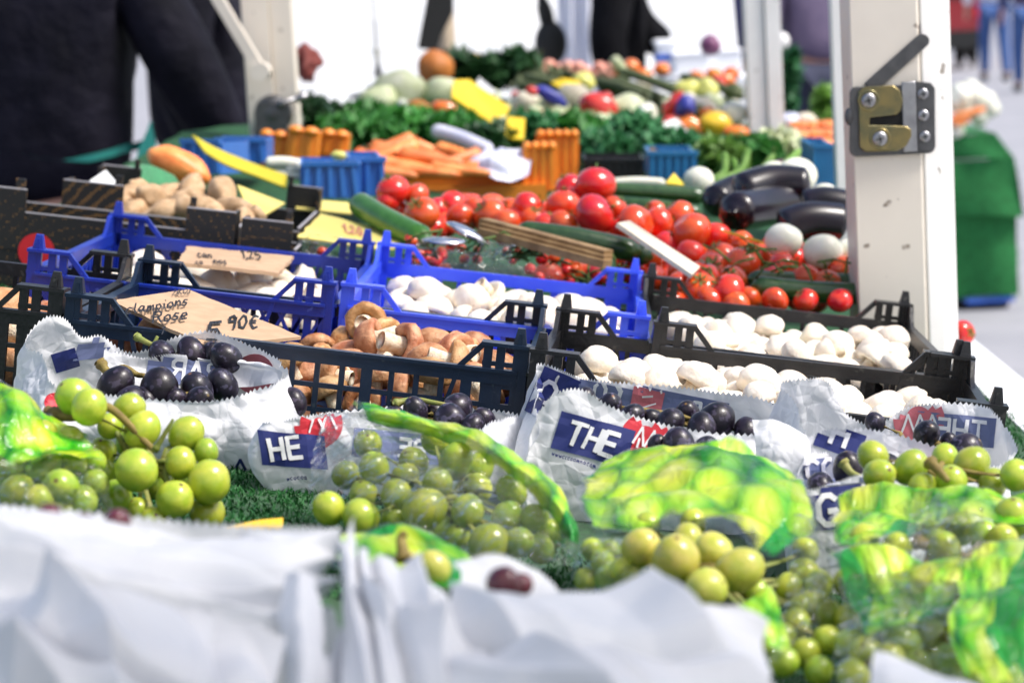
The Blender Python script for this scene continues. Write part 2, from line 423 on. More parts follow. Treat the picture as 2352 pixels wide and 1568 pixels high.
# ground
m = MB(); m.box((-60, -20, -.3), (60, 120, 0)); o = m.obj('ground', MAT['paving'], None, False); o['kind'] = 'structure'
mk('sunshade_cloth', (.72, .72, .70), rough=.8, transl=.5)
m = MB(); m.grid(lambda s, t: (-2.4+5.2*s, -2.2+3.08*t, 1.30+.10*t+.04*math.sin(s*9)), 40, 20)  # added out-of-view sheet, there only to shade the front bags
t = thing('added_sunshade', 'added unseen awning of the stall, spread over the front end of the table', 'sunshade'); m.obj('cloth', MAT['sunshade_cloth'], t)
m = MB(); m.bar((-2.4, .95, 1.39), (2.8, .95, 1.39), .03); m.obj('front_bar', MAT['steel'], t, False)
# ---------------------------------------------------------------- posts
def post(label, u, v, D, poly, z0, z1, mats, name='stall_post'):
    """painted profile standing plumb; poly is its plan (x to the right, y away) from the photo point (u, v) at distance D"""
    b = P(u, v, D); ex = Vector((1, 0, 0)); ex = (ex-UPT*ex.dot(UPT)).normalized(); ey = UPT.cross(ex)
    F = Matrix((ex, ey, UPT)).transposed().to_4x4()
    t = thing(name, label, 'post', b, F.to_euler(), 'painted posts that carry the stall roof')
    for nm, pl, mt in poly:
        m = MB(); n = len(pl)
        vs = [(x, y, z0) for x, y in pl]+[(x, y, z1) for x, y in pl]
        m.add(vs, [tuple(range(n))[::-1], tuple(range(n, 2*n))]+[(i, (i+1) % n, (i+1) % n+n, i+n) for i in range(n)])
        o = m.obj(nm, MAT[mt], t, 'auto')
        bv = o.modifiers.new('edge', 'BEVEL'); bv.width = .0015; bv.segments = 2; bv.limit_method = 'ANGLE'
    return t
D1 = 2.73; k = pxm(D1)
pt = post('cream post, lit side coloured whiter, with a steel latch at the edge of the table', 1973, 720, D1,
     [('front_profile', [(0, 0), (.076, 0), (.0785, .003), (.0785, .09), (0, .09)], 'cream_paint'),
      ('side_profile', [(.0795, .006), (.0805, .004), (.100, .010), (.1015, .016), (.1165, .022), (.1175, .028), (.1175, .085), (.0795, .085)], 'white_and_lit_paint')],  # whiter than the front: the light on this side is put into its paint
     -.22, 1.25, None)
# latch: built in the plane of the post front; x right, z up, y towards the camera is negative
ex = Vector((1, 0, 0)); ex = (ex-UPT*ex.dot(UPT)).normalized(); ey = UPT.cross(ex)
PF = Matrix((ex, ey, UPT)).transposed().to_4x4(); PB = P(1973, 720, D1); PFi = PF.inverted()
def onpost(u, v, y):
    r = ray(u, v); o_ = PFi @ (EYE-PB); d = PFi @ r
    q = o_+d*((y-o_.y)/d.y); return (q.x, q.z)
lt = thing('post_latch', 'worn steel latch with brass coloured hook plate screwed to the cream post', 'latch', PB, PF.to_euler())
def plate(pts, y0, y1, mat, name, parent, rad=0):
    m = MB(); q = [onpost(u, v, y0) for u, v in pts]
    m.prism(q, y0, y1); o = m.obj(name, mat, parent, 'auto')
    bv = o.modifiers.new('edge', 'BEVEL'); bv.width = .0009; bv.segments = 2; bv.limit_method = 'ANGLE'
    return o
def rrect(u0, v0, u1, v1, r, n=6, sk=0):
    out = []
    for cx, cy, a0 in ((u1-r, v0+r, -90), (u1-r, v1-r, 0), (u0+r, v1-r, 90), (u0+r, v0+r, 180)):
        for i in range(n+1):
            a = R(a0+90*i/n); out.append((cx+r*math.cos(a), cy+r*math.sin(a)+sk*(u1-cx)))
    return out
plate(rrect(1952, 192, 2148, 352, 16, sk=.045), -.006, -.0005, MAT['dark_steel'], 'back_plate', lt)
a, b = Vector((1996, 204)), Vector((2119, 94)); d = (b-a).normalized(); nn = Vector((-d.y, d.x))*16
hp = [tuple(a+nn), tuple(b+nn)]+[(b.x+nn.x*math.cos(q)+d.x*16*math.sin(q), b.y+nn.y*math.cos(q)+d.y*16*math.sin(q)) for q in [math.pi*i/9 for i in range(1, 9)]]+[tuple(b-nn), tuple(a-nn)]
plate(hp, -.0035, -.0002, MAT['dark_steel'], 'lever', lt)
plate([(2071, 189), (2103, 187), (2108, 347), (2076, 350)], -.0095, -.0055, MAT['steel'], 'strike_strip', lt)
plate([(2103, 187), (2138, 190), (2147, 202), (2149, 338), (2140, 349), (2108, 347)], -.0080, -.0050, MAT['dark_steel'], 'screw_plate', lt)
plate([(1990, 262), (2075, 255), (2075, 302), (1992, 300)], -.0068, -.0055, MAT['black_hole'], 'hook_slot', lt)
plate([(1972, 210), (1984, 200), (2052, 196), (2067, 208), (2074, 232), (2068, 256), (2060, 263), (1998, 270), (1997, 288), (2082, 290), (2093, 298), (2094, 312), (2082, 336), (2060, 347), (1988, 349), (1975, 338)], -.0108, -.0062, MAT['brass_zinc'], 'hook_plate', lt)
def screw(u, v, r, y):
    x, z = onpost(u, v, y); m = MB()
    M = Matrix.Translation((x, y, z)) @ Matrix.Rotation(R(90), 4, 'X')
    rr = r*k
    m.lathe([(rr, 0), (rr*.96, .0016), (rr*.6, .0024), (0, .0026)], 20, M)
    sc_ = m.obj('screw', MAT['steel'], lt)
    m = MB(); an = R(12); c, s_ = math.cos(an), math.sin(an)
    for dx, dz in ((c, s_), (-s_, c)):
        m.bar((x-dx*rr*.5, y-.0026, z-dz*rr*.5), (x+dx*rr*.5, y-.0026, z+dz*rr*.5), rr*.26, .0012)
    m.obj('slot', MAT['black_hole'], sc_, False)
    return sc_
for u, v in ((1995, 231), (2021, 319)):
    x, z = onpost(u, v, -.0108); m = MB()
    m.lathe([(25*k, -.0002), (24*k, .0012), (20*k, .0004), (18*k, -.0002)], 24, Matrix.Translation((x, -.0108, z)) @ Matrix.Rotation(R(90), 4, 'X')); m.obj('screw_dimple', MAT['brass_zinc'], lt)
    screw(u, v, 17, -.0110)
for u, v in ((2120, 216), (2121, 265), (2124, 314)): screw(u, v, 13, -.0082)
x, z = onpost(1950, 268, -.003); m = MB(); m.ell((x, -.004, z), (.005, .004, .010), 12, 8); m.obj('pivot_pin', MAT['dark_steel'], lt)
post('white grooved post farther along the stall among the vegetables', 1727, 320, 5.0,
     [('front_profile', [(-.004, 0), (.034, 0), (.034, .07), (-.004, .07)], 'white_and_lit_paint'), ('side_profile', [(.036, -.006), (.068, -.006), (.068, .07), (.036, .07)], 'white_and_lit_paint')], -.55, 1.7, None)
pp = post('cream post with a dark hinge and lever behind the seller', 573, 310, 4.45,
     [('front_profile', [(0, 0), (.05, 0), (.05, .06), (0, .06)], 'cream_paint'), ('side_profile', [(.0515, .006), (.092, .006), (.092, .06), (.0515, .06)], 'cream_paint')], -.55, 1.5, None)
hg = thing('post_latch', 'dark greasy latch bolted to the cream post behind the seller', 'latch', P(628, 262, 4.43))
m = MB(); m.ell((0, 0, 0), (.036, .02, .036), 14, 8); m.box((-.03, -.018, -.05), (.03, -.004, .02)); m.obj('hinge_plate', MAT['dark_steel'], hg, 'auto')
m = MB(); m.tube([(.01, -.02, .02), (.05, -.02, .037), (.062, -.02, .043)], [.009, .010, .006], 8); m.obj('lever', MAT['steel'], hg)
m = MB(); a, b = P(478, -40, 4.40), P(600, 165, 4.40); m.bar(a, b, .03, .02); m.tube([b+Vector((0, -.02, 0)), b+Vector((0, .02, 0))], .018, 10)
top(m.obj('roof_strut', MAT['cream_paint'], None, 'auto'), 'slanting cream strut joining the post behind the seller', 'strut')
post('slim pale rail seen just beside the latch post', 1918, 300, 3.6, [('profile', [(0, 0), (.018, 0), (.018, .03), (0, .03)], 'white_and_lit_paint')], -.3, 1.4, None)
# ---------------------------------------------------------------- paper bags, film bags, grapes
mk('paper', (.80, .805, .84), (.77, .775, .815), 14, .62, .12, 90, transl=.22)
mk('paper_front', (.82, .825, .86), (.78, .785, .83), 14, .62, .05, 60, transl=.12)
mk('print_navy', (.018, .028, .16), rough=.55); mk('print_red', (.62, .03, .05), rough=.55); mk('print_white', (.82, .82, .86), rough=.6)
mk('print_navy_pale', (.16, .19, .36), rough=.6); mk('print_red_pale', (.60, .16, .20), rough=.6)
mk('green_grape', (.29, .41, .03), (.44, .49, .06), 1.3, .24, .12, 5, sss=.55, ssr=(.010, .009, .002), vary=.16, huev=.018, speck=(.28, .22, .05), spk=(9, .70), coat=.2, tip=(.14, .10, .025, .990))
mk('yellow_grape', (.44, .46, .06), (.58, .52, .12), 1.3, .27, .12, 5, sss=.55, ssr=(.010, .009, .002), vary=.1, huev=.012, coat=.2, tip=(.16, .11, .03, .992), speck=(.30, .22, .06), spk=(9, .70))
mk('dark_grape', (.005, .004, .009), (.020, .013, .026), 1.5, .36, .08, 9, vary=.35, coat=.1, spec=.4, speck=(.06, .050, .085), spk=(2.2, .56), tip=(.16, .09, .03, .993), huev=.03)
mk('red_grape', (.09, .008, .018), (.13, .015, .03), 2, .25, .05, 8, vary=.3, coat=.4)
mk('vine_stem', (.16, .11, .025), (.26, .20, .05), 120, .7, .3, 300)
mk('green_stem', (.20, .24, .05), (.28, .26, .07), 90, .6, .3, 300)
mk('yellow_card', (.80, .52, .02), (.76, .48, .02), 20, .7)
def film_mat(name, haze):
    m = bpy.data.materials.new(name); m.use_nodes = True; N, L = m.node_tree.nodes, m.node_tree.links
    N.remove(N['Principled BSDF']); out = N['Material Output']
    tr = N.new('ShaderNodeBsdfTransparent'); gl = N.new('ShaderNodeBsdfGlossy'); df = N.new('ShaderNodeBsdfDiffuse')
    tr.inputs[0].default_value = (.99, .995, .99, 1); gl.inputs['Roughness'].default_value = .045; df.inputs[0].default_value = (.85, .9, .88, 1)
    tc = N.new('ShaderNodeTexCoord'); nz = N.new('ShaderNodeTexNoise'); nz.inputs['Scale'].default_value = 55; nz.inputs['Detail'].default_value = 3; nz.inputs['Distortion'].default_value = 1.2
    L.new(tc.outputs['Object'], nz.inputs['Vector'])
    vc = N.new('ShaderNodeTexVoronoi'); vc.feature = 'DISTANCE_TO_EDGE'; vc.inputs['Scale'].default_value = 36
    wd = N.new('ShaderNodeVectorMath'); wd.operation = 'MULTIPLY_ADD'; wd.inputs[1].default_value = (.03,)*3; L.new(nz.outputs['Color'], wd.inputs[0]); L.new(tc.outputs['Object'], wd.inputs[2]); L.new(wd.outputs[0], vc.inputs['Vector'])
    hh = N.new('ShaderNodeMath'); hh.operation = 'ADD'; L.new(vc.outputs['Distance'], hh.inputs[0]); L.new(nz.outputs['Fac'], hh.inputs[1])
    bp = N.new('ShaderNodeBump'); bp.inputs['Strength'].default_value = 1.0; bp.inputs['Distance'].default_value = .008; L.new(hh.outputs[0], bp.inputs['Height'])
    L.new(bp.outputs[0], gl.inputs['Normal'])
    fr = N.new('ShaderNodeFresnel'); fr.inputs[0].default_value = 1.6; L.new(bp.outputs[0], fr.inputs['Normal'])
    mr = N.new('ShaderNodeMapRange'); mr.inputs[3].default_value = .025; mr.inputs[4].default_value = .66; mr.inputs[1].default_value = .085; mr.inputs[2].default_value = .60; L.new(fr.outputs[0], mr.inputs[0])
    m1 = N.new('ShaderNodeMixShader'); m1.inputs[0].default_value = haze; L.new(tr.outputs[0], m1.inputs[1]); L.new(df.outputs[0], m1.inputs[2])
    m2 = N.new('ShaderNodeMixShader'); L.new(mr.outputs[0], m2.inputs[0]); L.new(m1.outputs[0], m2.inputs[1]); L.new(gl.outputs[0], m2.inputs[2])
    L.new(m2.outputs[0], out.inputs[0]); MAT[name] = m
film_mat('clear_film', .012)
def print_mat(name):
    """film printed all over with a picture of green grapes and leaves"""
    m = bpy.data.materials.new(name); m.use_nodes = True; N, L = m.node_tree.nodes, m.node_tree.links
    b = N['Principled BSDF']; out = N['Material Output']; tc = N.new('ShaderNodeTexCoord')
    nz = N.new('ShaderNodeTexNoise'); nz.inputs['Scale'].default_value = 9; L.new(tc.outputs['UV'], nz.inputs['Vector'])
    ad = N.new('ShaderNodeVectorMath'); ad.operation = 'MULTIPLY_ADD'; ad.inputs[1].default_value = (.012, .012, .012)
    L.new(nz.outputs['Color'], ad.inputs[0]); L.new(tc.outputs['UV'], ad.inputs[2])
    vo = N.new('ShaderNodeTexVoronoi'); vo.inputs['Scale'].default_value = 29; vo.inputs['Randomness'].default_value = .75; L.new(ad.outputs[0], vo.inputs['Vector'])
    cr = N.new('ShaderNodeValToRGB'); e = cr.color_ramp.elements
    e[0].position = 0; e[0].color = (.72, .80, .20, 1); e[1].position = .80; e[1].color = (.012, .16, .004, 1)
    for p_, c_ in ((.28, (.56, .70, .05)), (.48, (.36, .60, .02)), (.64, (.16, .44, .012))):
        q = e.new(p_); q.color = (*c_, 1)
    L.new(vo.outputs['Distance'], cr.inputs[0])
    # warm / cool grape to grape
    hs = N.new('ShaderNodeHueSaturation'); sx = N.new('ShaderNodeSeparateColor'); L.new(vo.outputs['Color'], sx.inputs[0])
    r = N.new('ShaderNodeMapRange'); r.inputs[3].default_value = .475; r.inputs[4].default_value = .54; L.new(sx.outputs[0], r.inputs[0]); L.new(r.outputs[0], hs.inputs['Hue'])
    r = N.new('ShaderNodeMapRange'); r.inputs[3].default_value = .85; r.inputs[4].default_value = 1.25; L.new(sx.outputs[1], r.inputs[0]); L.new(r.outputs[0], hs.inputs['Value'])
    L.new(cr.outputs[0], hs.inputs['Color'])
    # pale glints printed on the grapes and saturated leaf patches
    v2 = N.new('ShaderNodeTexVoronoi'); v2.inputs['Scale'].default_value = 13; L.new(ad.outputs[0], v2.inputs['Vector'])
    s2 = N.new('ShaderNodeSeparateColor'); L.new(v2.outputs['Color'], s2.inputs[0])
    lf = N.new('ShaderNodeMath'); lf.operation = 'GREATER_THAN'; lf.inputs[1].default_value = .80; L.new(s2.outputs[0], lf.inputs[0])
    wv = N.new('ShaderNodeTexWave'); wv.inputs['Scale'].default_value = 11; wv.inputs['Distortion'].default_value = 7; L.new(tc.outputs['UV'], wv.inputs['Vector'])
    lc = N.new('ShaderNodeMix'); lc.data_type = 'RGBA'; lc.inputs[6].default_value = (.012, .26, .03, 1); lc.inputs[7].default_value = (.02, .36, .04, 1); L.new(wv.outputs['Fac'], lc.inputs[0])
    mx = N.new('ShaderNodeMix'); mx.data_type = 'RGBA'; L.new(lf.outputs[0], mx.inputs[0]); L.new(hs.outputs['Color'], mx.inputs[6]); L.new(lc.outputs[2], mx.inputs[7])
    L.new(mx.outputs[2], b.inputs['Base Color']); b.inputs['Roughness'].default_value = .32; b.inputs['Coat Weight'].default_value = .22; b.inputs['Coat Roughness'].default_value = .1
    t = N.new('ShaderNodeBsdfTranslucent'); L.new(mx.outputs[2], t.inputs[0]); ms = N.new('ShaderNodeMixShader'); ms.inputs[0].default_value = .22
    L.new(b.outputs[0], ms.inputs[1]); L.new(t.outputs[0], ms.inputs[2])
    vc = N.new('ShaderNodeTexVoronoi'); vc.feature = 'DISTANCE_TO_EDGE'; vc.inputs['Scale'].default_value = 42; L.new(ad.outputs[0], vc.inputs['Vector'])
    n3 = N.new('ShaderNodeTexNoise'); n3.inputs['Scale'].default_value = 34; n3.inputs['Detail'].default_value = 4; n3.inputs['Distortion'].default_value = 1.5; L.new(tc.outputs['UV'], n3.inputs['Vector'])
    hh = N.new('ShaderNodeMath'); hh.operation = 'ADD'; L.new(vc.outputs['Distance'], hh.inputs[0]); L.new(n3.outputs['Fac'], hh.inputs[1])
    bp = N.new('ShaderNodeBump'); bp.inputs['Strength'].default_value = .6; bp.inputs['Distance'].default_value = .006; L.new(hh.outputs[0], bp.inputs['Height']); L.new(bp.outputs[0], b.inputs['Normal']); L.new(bp.outputs[0], b.inputs['Coat Normal'])
    at = N.new('ShaderNodeAttribute'); at.attribute_name = 'edge'; n4 = N.new('ShaderNodeTexNoise'); n4.inputs['Scale'].default_value = 26; n4.inputs['Detail'].default_value = 2; L.new(tc.outputs['UV'], n4.inputs['Vector'])
    sm = N.new('ShaderNodeMath'); sm.operation = 'ADD'; L.new(at.outputs['Fac'], sm.inputs[0]); L.new(n4.outputs['Fac'], sm.inputs[1])
    mr = N.new('ShaderNodeMapRange'); mr.inputs[1].default_value = .62; mr.inputs[2].default_value = .80; mr.inputs[4].default_value = .93; L.new(sm.outputs[0], mr.inputs[0])
    tr = N.new('ShaderNodeBsdfTransparent'); gl = N.new('ShaderNodeBsdfGlossy'); gl.inputs['Roughness'].default_value = .06; L.new(bp.outputs[0], gl.inputs['Normal'])
    fr = N.new('ShaderNodeFresnel'); fr.inputs[0].default_value = 1.5; L.new(bp.outputs[0], fr.inputs['Normal'])
    cl = N.new('ShaderNodeMixShader'); L.new(fr.outputs[0], cl.inputs[0]); L.new(tr.outputs[0], cl.inputs[1]); L.new(gl.outputs[0], cl.inputs[2])
    fin = N.new('ShaderNodeMixShader'); L.new(mr.outputs[0], fin.inputs[0]); L.new(cl.outputs[0], fin.inputs[1]); L.new(ms.outputs[0], fin.inputs[2]); L.new(fin.outputs[0], out.inputs[0]); MAT[name] = m
print_mat('printed_film')
def crease_bump(k, scale, dist, strength=.8):
    m = MAT[k]; N, L = m.node_tree.nodes, m.node_tree.links; b = N['Principled BSDF']
    tc = N.new('ShaderNodeTexCoord'); nz = N.new('ShaderNodeTexNoise'); nz.inputs['Scale'].default_value = scale*.7; L.new(tc.outputs['Object'], nz.inputs['Vector'])
    ad = N.new('ShaderNodeVectorMath'); ad.operation = 'MULTIPLY_ADD'; ad.inputs[1].default_value = (.5/scale,)*3; L.new(nz.outputs['Color'], ad.inputs[0]); L.new(tc.outputs['Object'], ad.inputs[2])
    h = None
    for s_, w_ in ((scale, 1), (scale*2.3, .4)):
        v = N.new('ShaderNodeTexVoronoi'); v.feature = 'DISTANCE_TO_EDGE'; v.inputs['Scale'].default_value = s_; L.new(ad.outputs[0], v.inputs['Vector'])
        q = N.new('ShaderNodeMath'); q.operation = 'MULTIPLY'; q.inputs[1].default_value = w_; L.new(v.outputs['Distance'], q.inputs[0])
        if h is None: h = q.outputs[0]
        else:
            a = N.new('ShaderNodeMath'); a.operation = 'ADD'; L.new(h, a.inputs[0]); L.new(q.outputs[0], a.inputs[1]); h = a.outputs[0]
    bn = N.new('ShaderNodeBump'); bn.inputs['Strength'].default_value = strength; bn.inputs['Distance'].default_value = dist; L.new(h, bn.inputs['Height']); L.new(bn.outputs[0], b.inputs['Normal'])
crease_bump('paper', 30, .008, .7); crease_bump('paper_front', 9, .02, .3)
# ---- surfaces from control points
def cat(a, b, c, d, t):
    return .5*((2*b)+(c-a)*t+(2*a-5*b+4*c-d)*t*t+(3*b-a-3*c+d)*t*t*t)
def spline(pts, s, closed=False):
    n = len(pts)
    if closed:
        x = (s % 1)*n; i = int(x) % n; f = x-int(x); g = lambda k: pts[(i+k) % n]
    else:
        x = min(max(s, 0), 1)*(n-1); i = min(int(x), n-2); f = x-i
        def g(k):
            j = i+k
            if j < 0: return pts[0]*2-pts[1]
            if j >= n: return pts[-1]*2-pts[-2]
            return pts[j]
    return cat(g(-1), g(0), g(1), g(2), f)
def crumple(p, seed, sc):
    q = p*sc+Vector((seed*3.1, seed*1.7, seed))
    d = NZ.voronoi(q)[0]
    a = min(d[1]-d[0], .55)*1.5
    d = NZ.voronoi(q*2.3)[0]
    return a+.4*min(d[1]-d[0], .5)+.8*(1-2*abs(NZ.noise(q*.6)))-.7
def folds(seed, n=11, base=.9):
    g_ = random.Random(seed); out = []
    for _ in range(n):
        th = base+g_.gauss(0, .42); out.append((math.cos(th), math.sin(th), g_.uniform(-.2, 1.5), g_.uniform(.04, .13), g_.uniform(-1, 1)))
    return out
def sheet(fn, nu, nv, amp, sc, seed, closed=False, serr=0, uvs=None, fold=None):
    """sample fn(s, t), push the surface in and out by creases, optionally saw-tooth the last row"""
    A = [[Vector(fn(i/nu, j/nv)) for i in range(nu+(0 if closed else 1))] for j in range(nv+1)]
    cu = len(A[0]); m = MB(); vs = []
    for j in range(nv+1):
        for i in range(cu):
            p = A[j][i]
            du = A[j][(i+1) % cu if closed else min(i+1, cu-1)]-A[j][i-1 if closed or i else 0]
            dv = A[min(j+1, nv)][i]-A[max(j-1, 0)][i]
            n = du.cross(dv); n = n.normalized() if n.length > 1e-9 else Vector((0, 0, 1))
            q = p+n*(amp*crumple(p, seed, sc))
            if fold:
                s_, t_ = i/nu, j/nv
                for cx, cy, c0, w_, a_ in fold[1]:
                    d_ = abs(s_*cx+t_*cy-c0)/w_
                    if d_ < 1: q = q+n*(fold[0]*a_*(1-d_)*(1-.5*d_))
            if serr and j == nv: q = q+dv.normalized()*(serr*(.5 if i % 2 else -.5))
            if q.z < .004: q.z = .004
            m.edge[len(vs)] = min(1, 2.2*min(j/nv, (1-j/nv)*3, i/nu*2.5, (1-i/nu)*2.5)) if not closed else 1
            vs.append(tuple(q))
    m.v = vs
    for j in range(nv):
        for i in range(nu):
            i2 = (i+1) % cu; m.f.append((j*cu+i, j*cu+i2, (j+1)*cu+i2, (j+1)*cu+i))
    if uvs is not None:
        for j in range(nv+1):
            for i in range(cu): m.uv[j*cu+i] = (uvs[0]+i/nu*uvs[2], uvs[1]+j/nv*uvs[3])
    return m
def ctrl(rows): return [[P(u, v, D) for u, v, D in r] for r in rows]
def patchfn(rows):
    C_ = ctrl(rows)
    return lambda s, t: spline([spline(r, s) for r in C_], t)
def bagobj(name, label, parts, group):
    """parts: list of (part name, MB, material); the thing's empty sits at the mean base"""
    allv = [v for _, m, _ in parts for v in m.v]
    c = Vector((sum(v[0] for v in allv)/len(allv), sum(v[1] for v in allv)/len(allv), 0))
    t = thing(name, label, 'bag', c, (0, 0, 0), group); out = []
    for nm, m, mt in parts:
        out.append(m.obj(nm, MAT[mt], t, True, c))
    return t, out, c
def vessel(rim, amp=.004, sc=17, seed=1, bulge=.012, nu=300, nv=30, shrink=.9, serr=.0026, base_out=0):
    rp = [P(u, v, D) for u, v, D in rim]
    c = sum(rp, Vector())/len(rp); bp = [Vector((c.x+(p.x-c.x)*shrink, c.y+(p.y-c.y)*shrink, .004)) for p in rp]
    def fn(s, t):
        a, b = spline(bp, s, True), spline(rp, s, True)
        p = a.lerp(b, t); o = Vector((p.x-c.x, p.y-c.y, 0)); o.normalize()
        return p+o*(bulge*math.sin(math.pi*min(1, t*1.05)))
    return sheet(fn, nu, nv, amp, sc, seed, True, serr)
PG = 'white paper grape bags lying open on the turf'
# ---- printing projected onto a bag: strokes drawn in a little plane, dropped onto the paper
FONT = {'T': [[(0, 1), (.7, 1)], [(.35, 1), (.35, 0)]], 'H': [[(0, 0), (0, 1)], [(.6, 0), (.6, 1)], [(0, .52), (.6, .52)]],
 'E': [[(.55, 1), (0, 1), (0, 0), (.55, 0)], [(0, .52), (.5, .52)]], 'G': [[(.62, .85), (.45, 1), (.2, 1), (0, .75), (0, .25), (.2, 0), (.45, 0), (.62, .2), (.62, .45), (.38, .45)]],
 'R': [[(0, 0), (0, 1), (.4, 1), (.55, .85), (.55, .65), (.4, .5), (0, .5)], [(.3, .5), (.6, 0)]], 'A': [[(0, 0), (.3, 1), (.6, 0)], [(.1, .35), (.5, .35)]],
 'P': [[(0, 0), (0, 1), (.4, 1), (.55, .85), (.55, .62), (.4, .48), (0, .48)]], 'C': [[(.6, .85), (.42, 1), (.2, 1), (0, .75), (0, .25), (.2, 0), (.42, 0), (.6, .15)]],
 'O': [[(.2, 1), (.45, 1), (.65, .75), (.65, .25), (.45, 0), (.2, 0), (0, .25), (0, .75), (.2, 1)]], '.': [[(0, 0), (.06, .06)]],
 'w': [[(0, .5), (.12, 0), (.25, .4), (.38, 0), (.5, .5)]],
 'c': [[(.45, .55), (.25, .65), (.05, .5), (0, .25), (.15, .02), (.4, .05)]], 'l': [[(.1, 1), (.05, .3), (.2, 0)]], 'a': [[(.45, .55), (.2, .62), (0, .35), (.1, .05), (.3, .1), (.45, .5), (.45, .1), (.55, 0)]],
 'm': [[(0, 0), (.05, .6), (.08, .3), (.22, .6), (.28, .1), (.33, .45), (.48, .6), (.52, 0)]], 'p': [[(.05, -.4), (.05, .6)], [(.05, .5), (.3, .62), (.45, .35), (.3, .05), (.05, .1)]],
 'i': [[(.05, .55), (.08, 0)], [(.1, .85), (.13, .88)]], 'o': [[(.25, .6), (.02, .4), (.05, .08), (.3, 0), (.48, .25), (.4, .55), (.25, .6)]], 'n': [[(0, 0), (.03, .6), (.08, .35), (.28, .6), (.4, .4), (.42, 0)]],
 's': [[(.38, .55), (.15, .6), (.05, .42), (.32, .25), (.3, .05), (.02, .02)]], 'e': [[(.02, .3), (.42, .38), (.35, .6), (.12, .58), (0, .3), (.12, .02), (.42, .08)]],
 '5': [[(.5, 1), (.08, .95), (.05, .55), (.35, .6), (.5, .35), (.35, .02), (0, .05)]], '9': [[(.45, .75), (.3, 1), (.05, .85), (.1, .55), (.4, .6), (.46, .85), (.4, 0)]], '0': [[(.25, 1), (.02, .6), (.1, .1), (.35, 0), (.5, .5), (.4, .9), (.25, 1)]],
 '1': [[(.05, .75), (.25, 1), (.25, 0)]], '2': [[(.02, .8), (.2, 1), (.42, .8), (.3, .45), (0, 0), (.5, .02)]], '3': [[(.02, .9), (.25, 1), (.4, .78), (.18, .55), (.42, .35), (.3, .02), (0, .06)]], ',': [[(.1, .1), (.02, -.18)]],
 'K': [[(0, 0), (0, 1)], [(.5, 1), (.03, .45), (.55, 0)]], '\u20ac': [[(.5, .9), (.25, 1), (.1, .7), (.1, .3), (.28, 0), (.5, .1)], [(0, .6), (.38, .6)], [(0, .42), (.36, .42)]], ' ': []}
def text_strokes(txt, h, gap=.28, slant=0, jit=0, seed=0):
    g = random.Random(seed); x = 0; out = []
    for ch in txt:
        st = FONT[ch]; w = max([p[0] for s_ in st for p in s_] or [.3])
        dy = g.uniform(-jit, jit)
        for s_ in st: out.append([((x+a+b*slant)*h, (b+dy)*h) for a, b in s_])
        x += w+gap
    return out, x*h
def ribbon(st, w, step=.002):
    """flat quads along 2-D strokes"""
    out = []
    for s_ in st:
        pts = [Vector(p) for p in s_]; q = [pts[0]]
        for a, b in zip(pts, pts[1:]):
            n = max(1, int((b-a).length/step)); q += [a.lerp(b, (i+1)/n) for i in range(n)]
        for i in range(len(q)-1):
            d = (q[i+1]-q[i]); 
            if d.length < 1e-7: continue
            d.normalize(); nn = Vector((-d.y, d.x))*w/2; e = d*w*.25
            out.append([q[i]+nn-e, q[i]-nn-e, q[i+1]-nn+e, q[i+1]+nn+e])
    return out
def rectq(x0, y0, x1, y1, n=12, k=5, sk=0):
    return [[Vector((x0+(x1-x0)*(i+a)/n, y0+(y1-y0)*(j+b)/k+sk*(x0+(x1-x0)*(i+a)/n))) for a, b in ((0, 0), (1, 0), (1, 1), (0, 1))] for i in range(n) for j in range(k)]
def discq(cx, cy, r, n=24, k=4):
    o = []
    for i in range(n):
        for j in range(k):
            f = lambda a, b: Vector((cx+r*b/k*math.cos(2*math.pi*a/n), cy+r*b/k*math.sin(2*math.pi*a/n)))
            o.append([f(i, j), f(i+1, j), f(i+1, j+1), f(i, j+1)])
    return o
def decal(bag, c, layers, u, v, ang=0, mirror=False, scale=1.0, name='printed_logo', D=1.85, lift=.0007):
    """print on the paper: 2-D layers dropped along the line of sight of the print's own centre onto the bag surface"""
    me = bag.data; vs = [Vector(p.co)+Vector(c) for p in me.vertices]
    bv = BVHTree.FromPolygons(vs, [tuple(p.vertices) for p in me.polygons])
    r0 = ray(u, v).normalized(); hit = bv.ray_cast(EYE, r0)[0]
    if hit is None: hit = P(u, v, D)
    ex_ = ix*math.cos(ang)-iy*math.sin(-ang); ey_ = iy*math.cos(ang)+ix*math.sin(-ang)
    if mirror: ex_ = -ex_
    root = None
    for k_, (quads, mt) in enumerate(layers):
        m = MB()
        for q in quads:
            pts = []
            for p in q:
                o_ = hit+ex_*p.x*scale+ey_*p.y*scale-r0*.12
                h_ = bv.ray_cast(o_, r0, .2)
                if h_[0] is None: pts = None; break
                nrm = h_[1] if h_[1].dot(r0) < 0 else -h_[1]
                pts.append(h_[0]+nrm*(lift*(1+k_)))
            if pts: m.add(pts, [(0, 1, 2, 3)])
        if m.f:
            o = m.obj(name if root is None else 'lettering', MAT[mt], bag if root is None else root, False, c)
            root = root or o
    return root
def word(txt, h, w, x=0, y=0, **k):
    st, L_ = text_strokes(txt, h, **k); return [[Vector((p.x+x, p.y+y)) for p in q] for q in ribbon(st, w)]
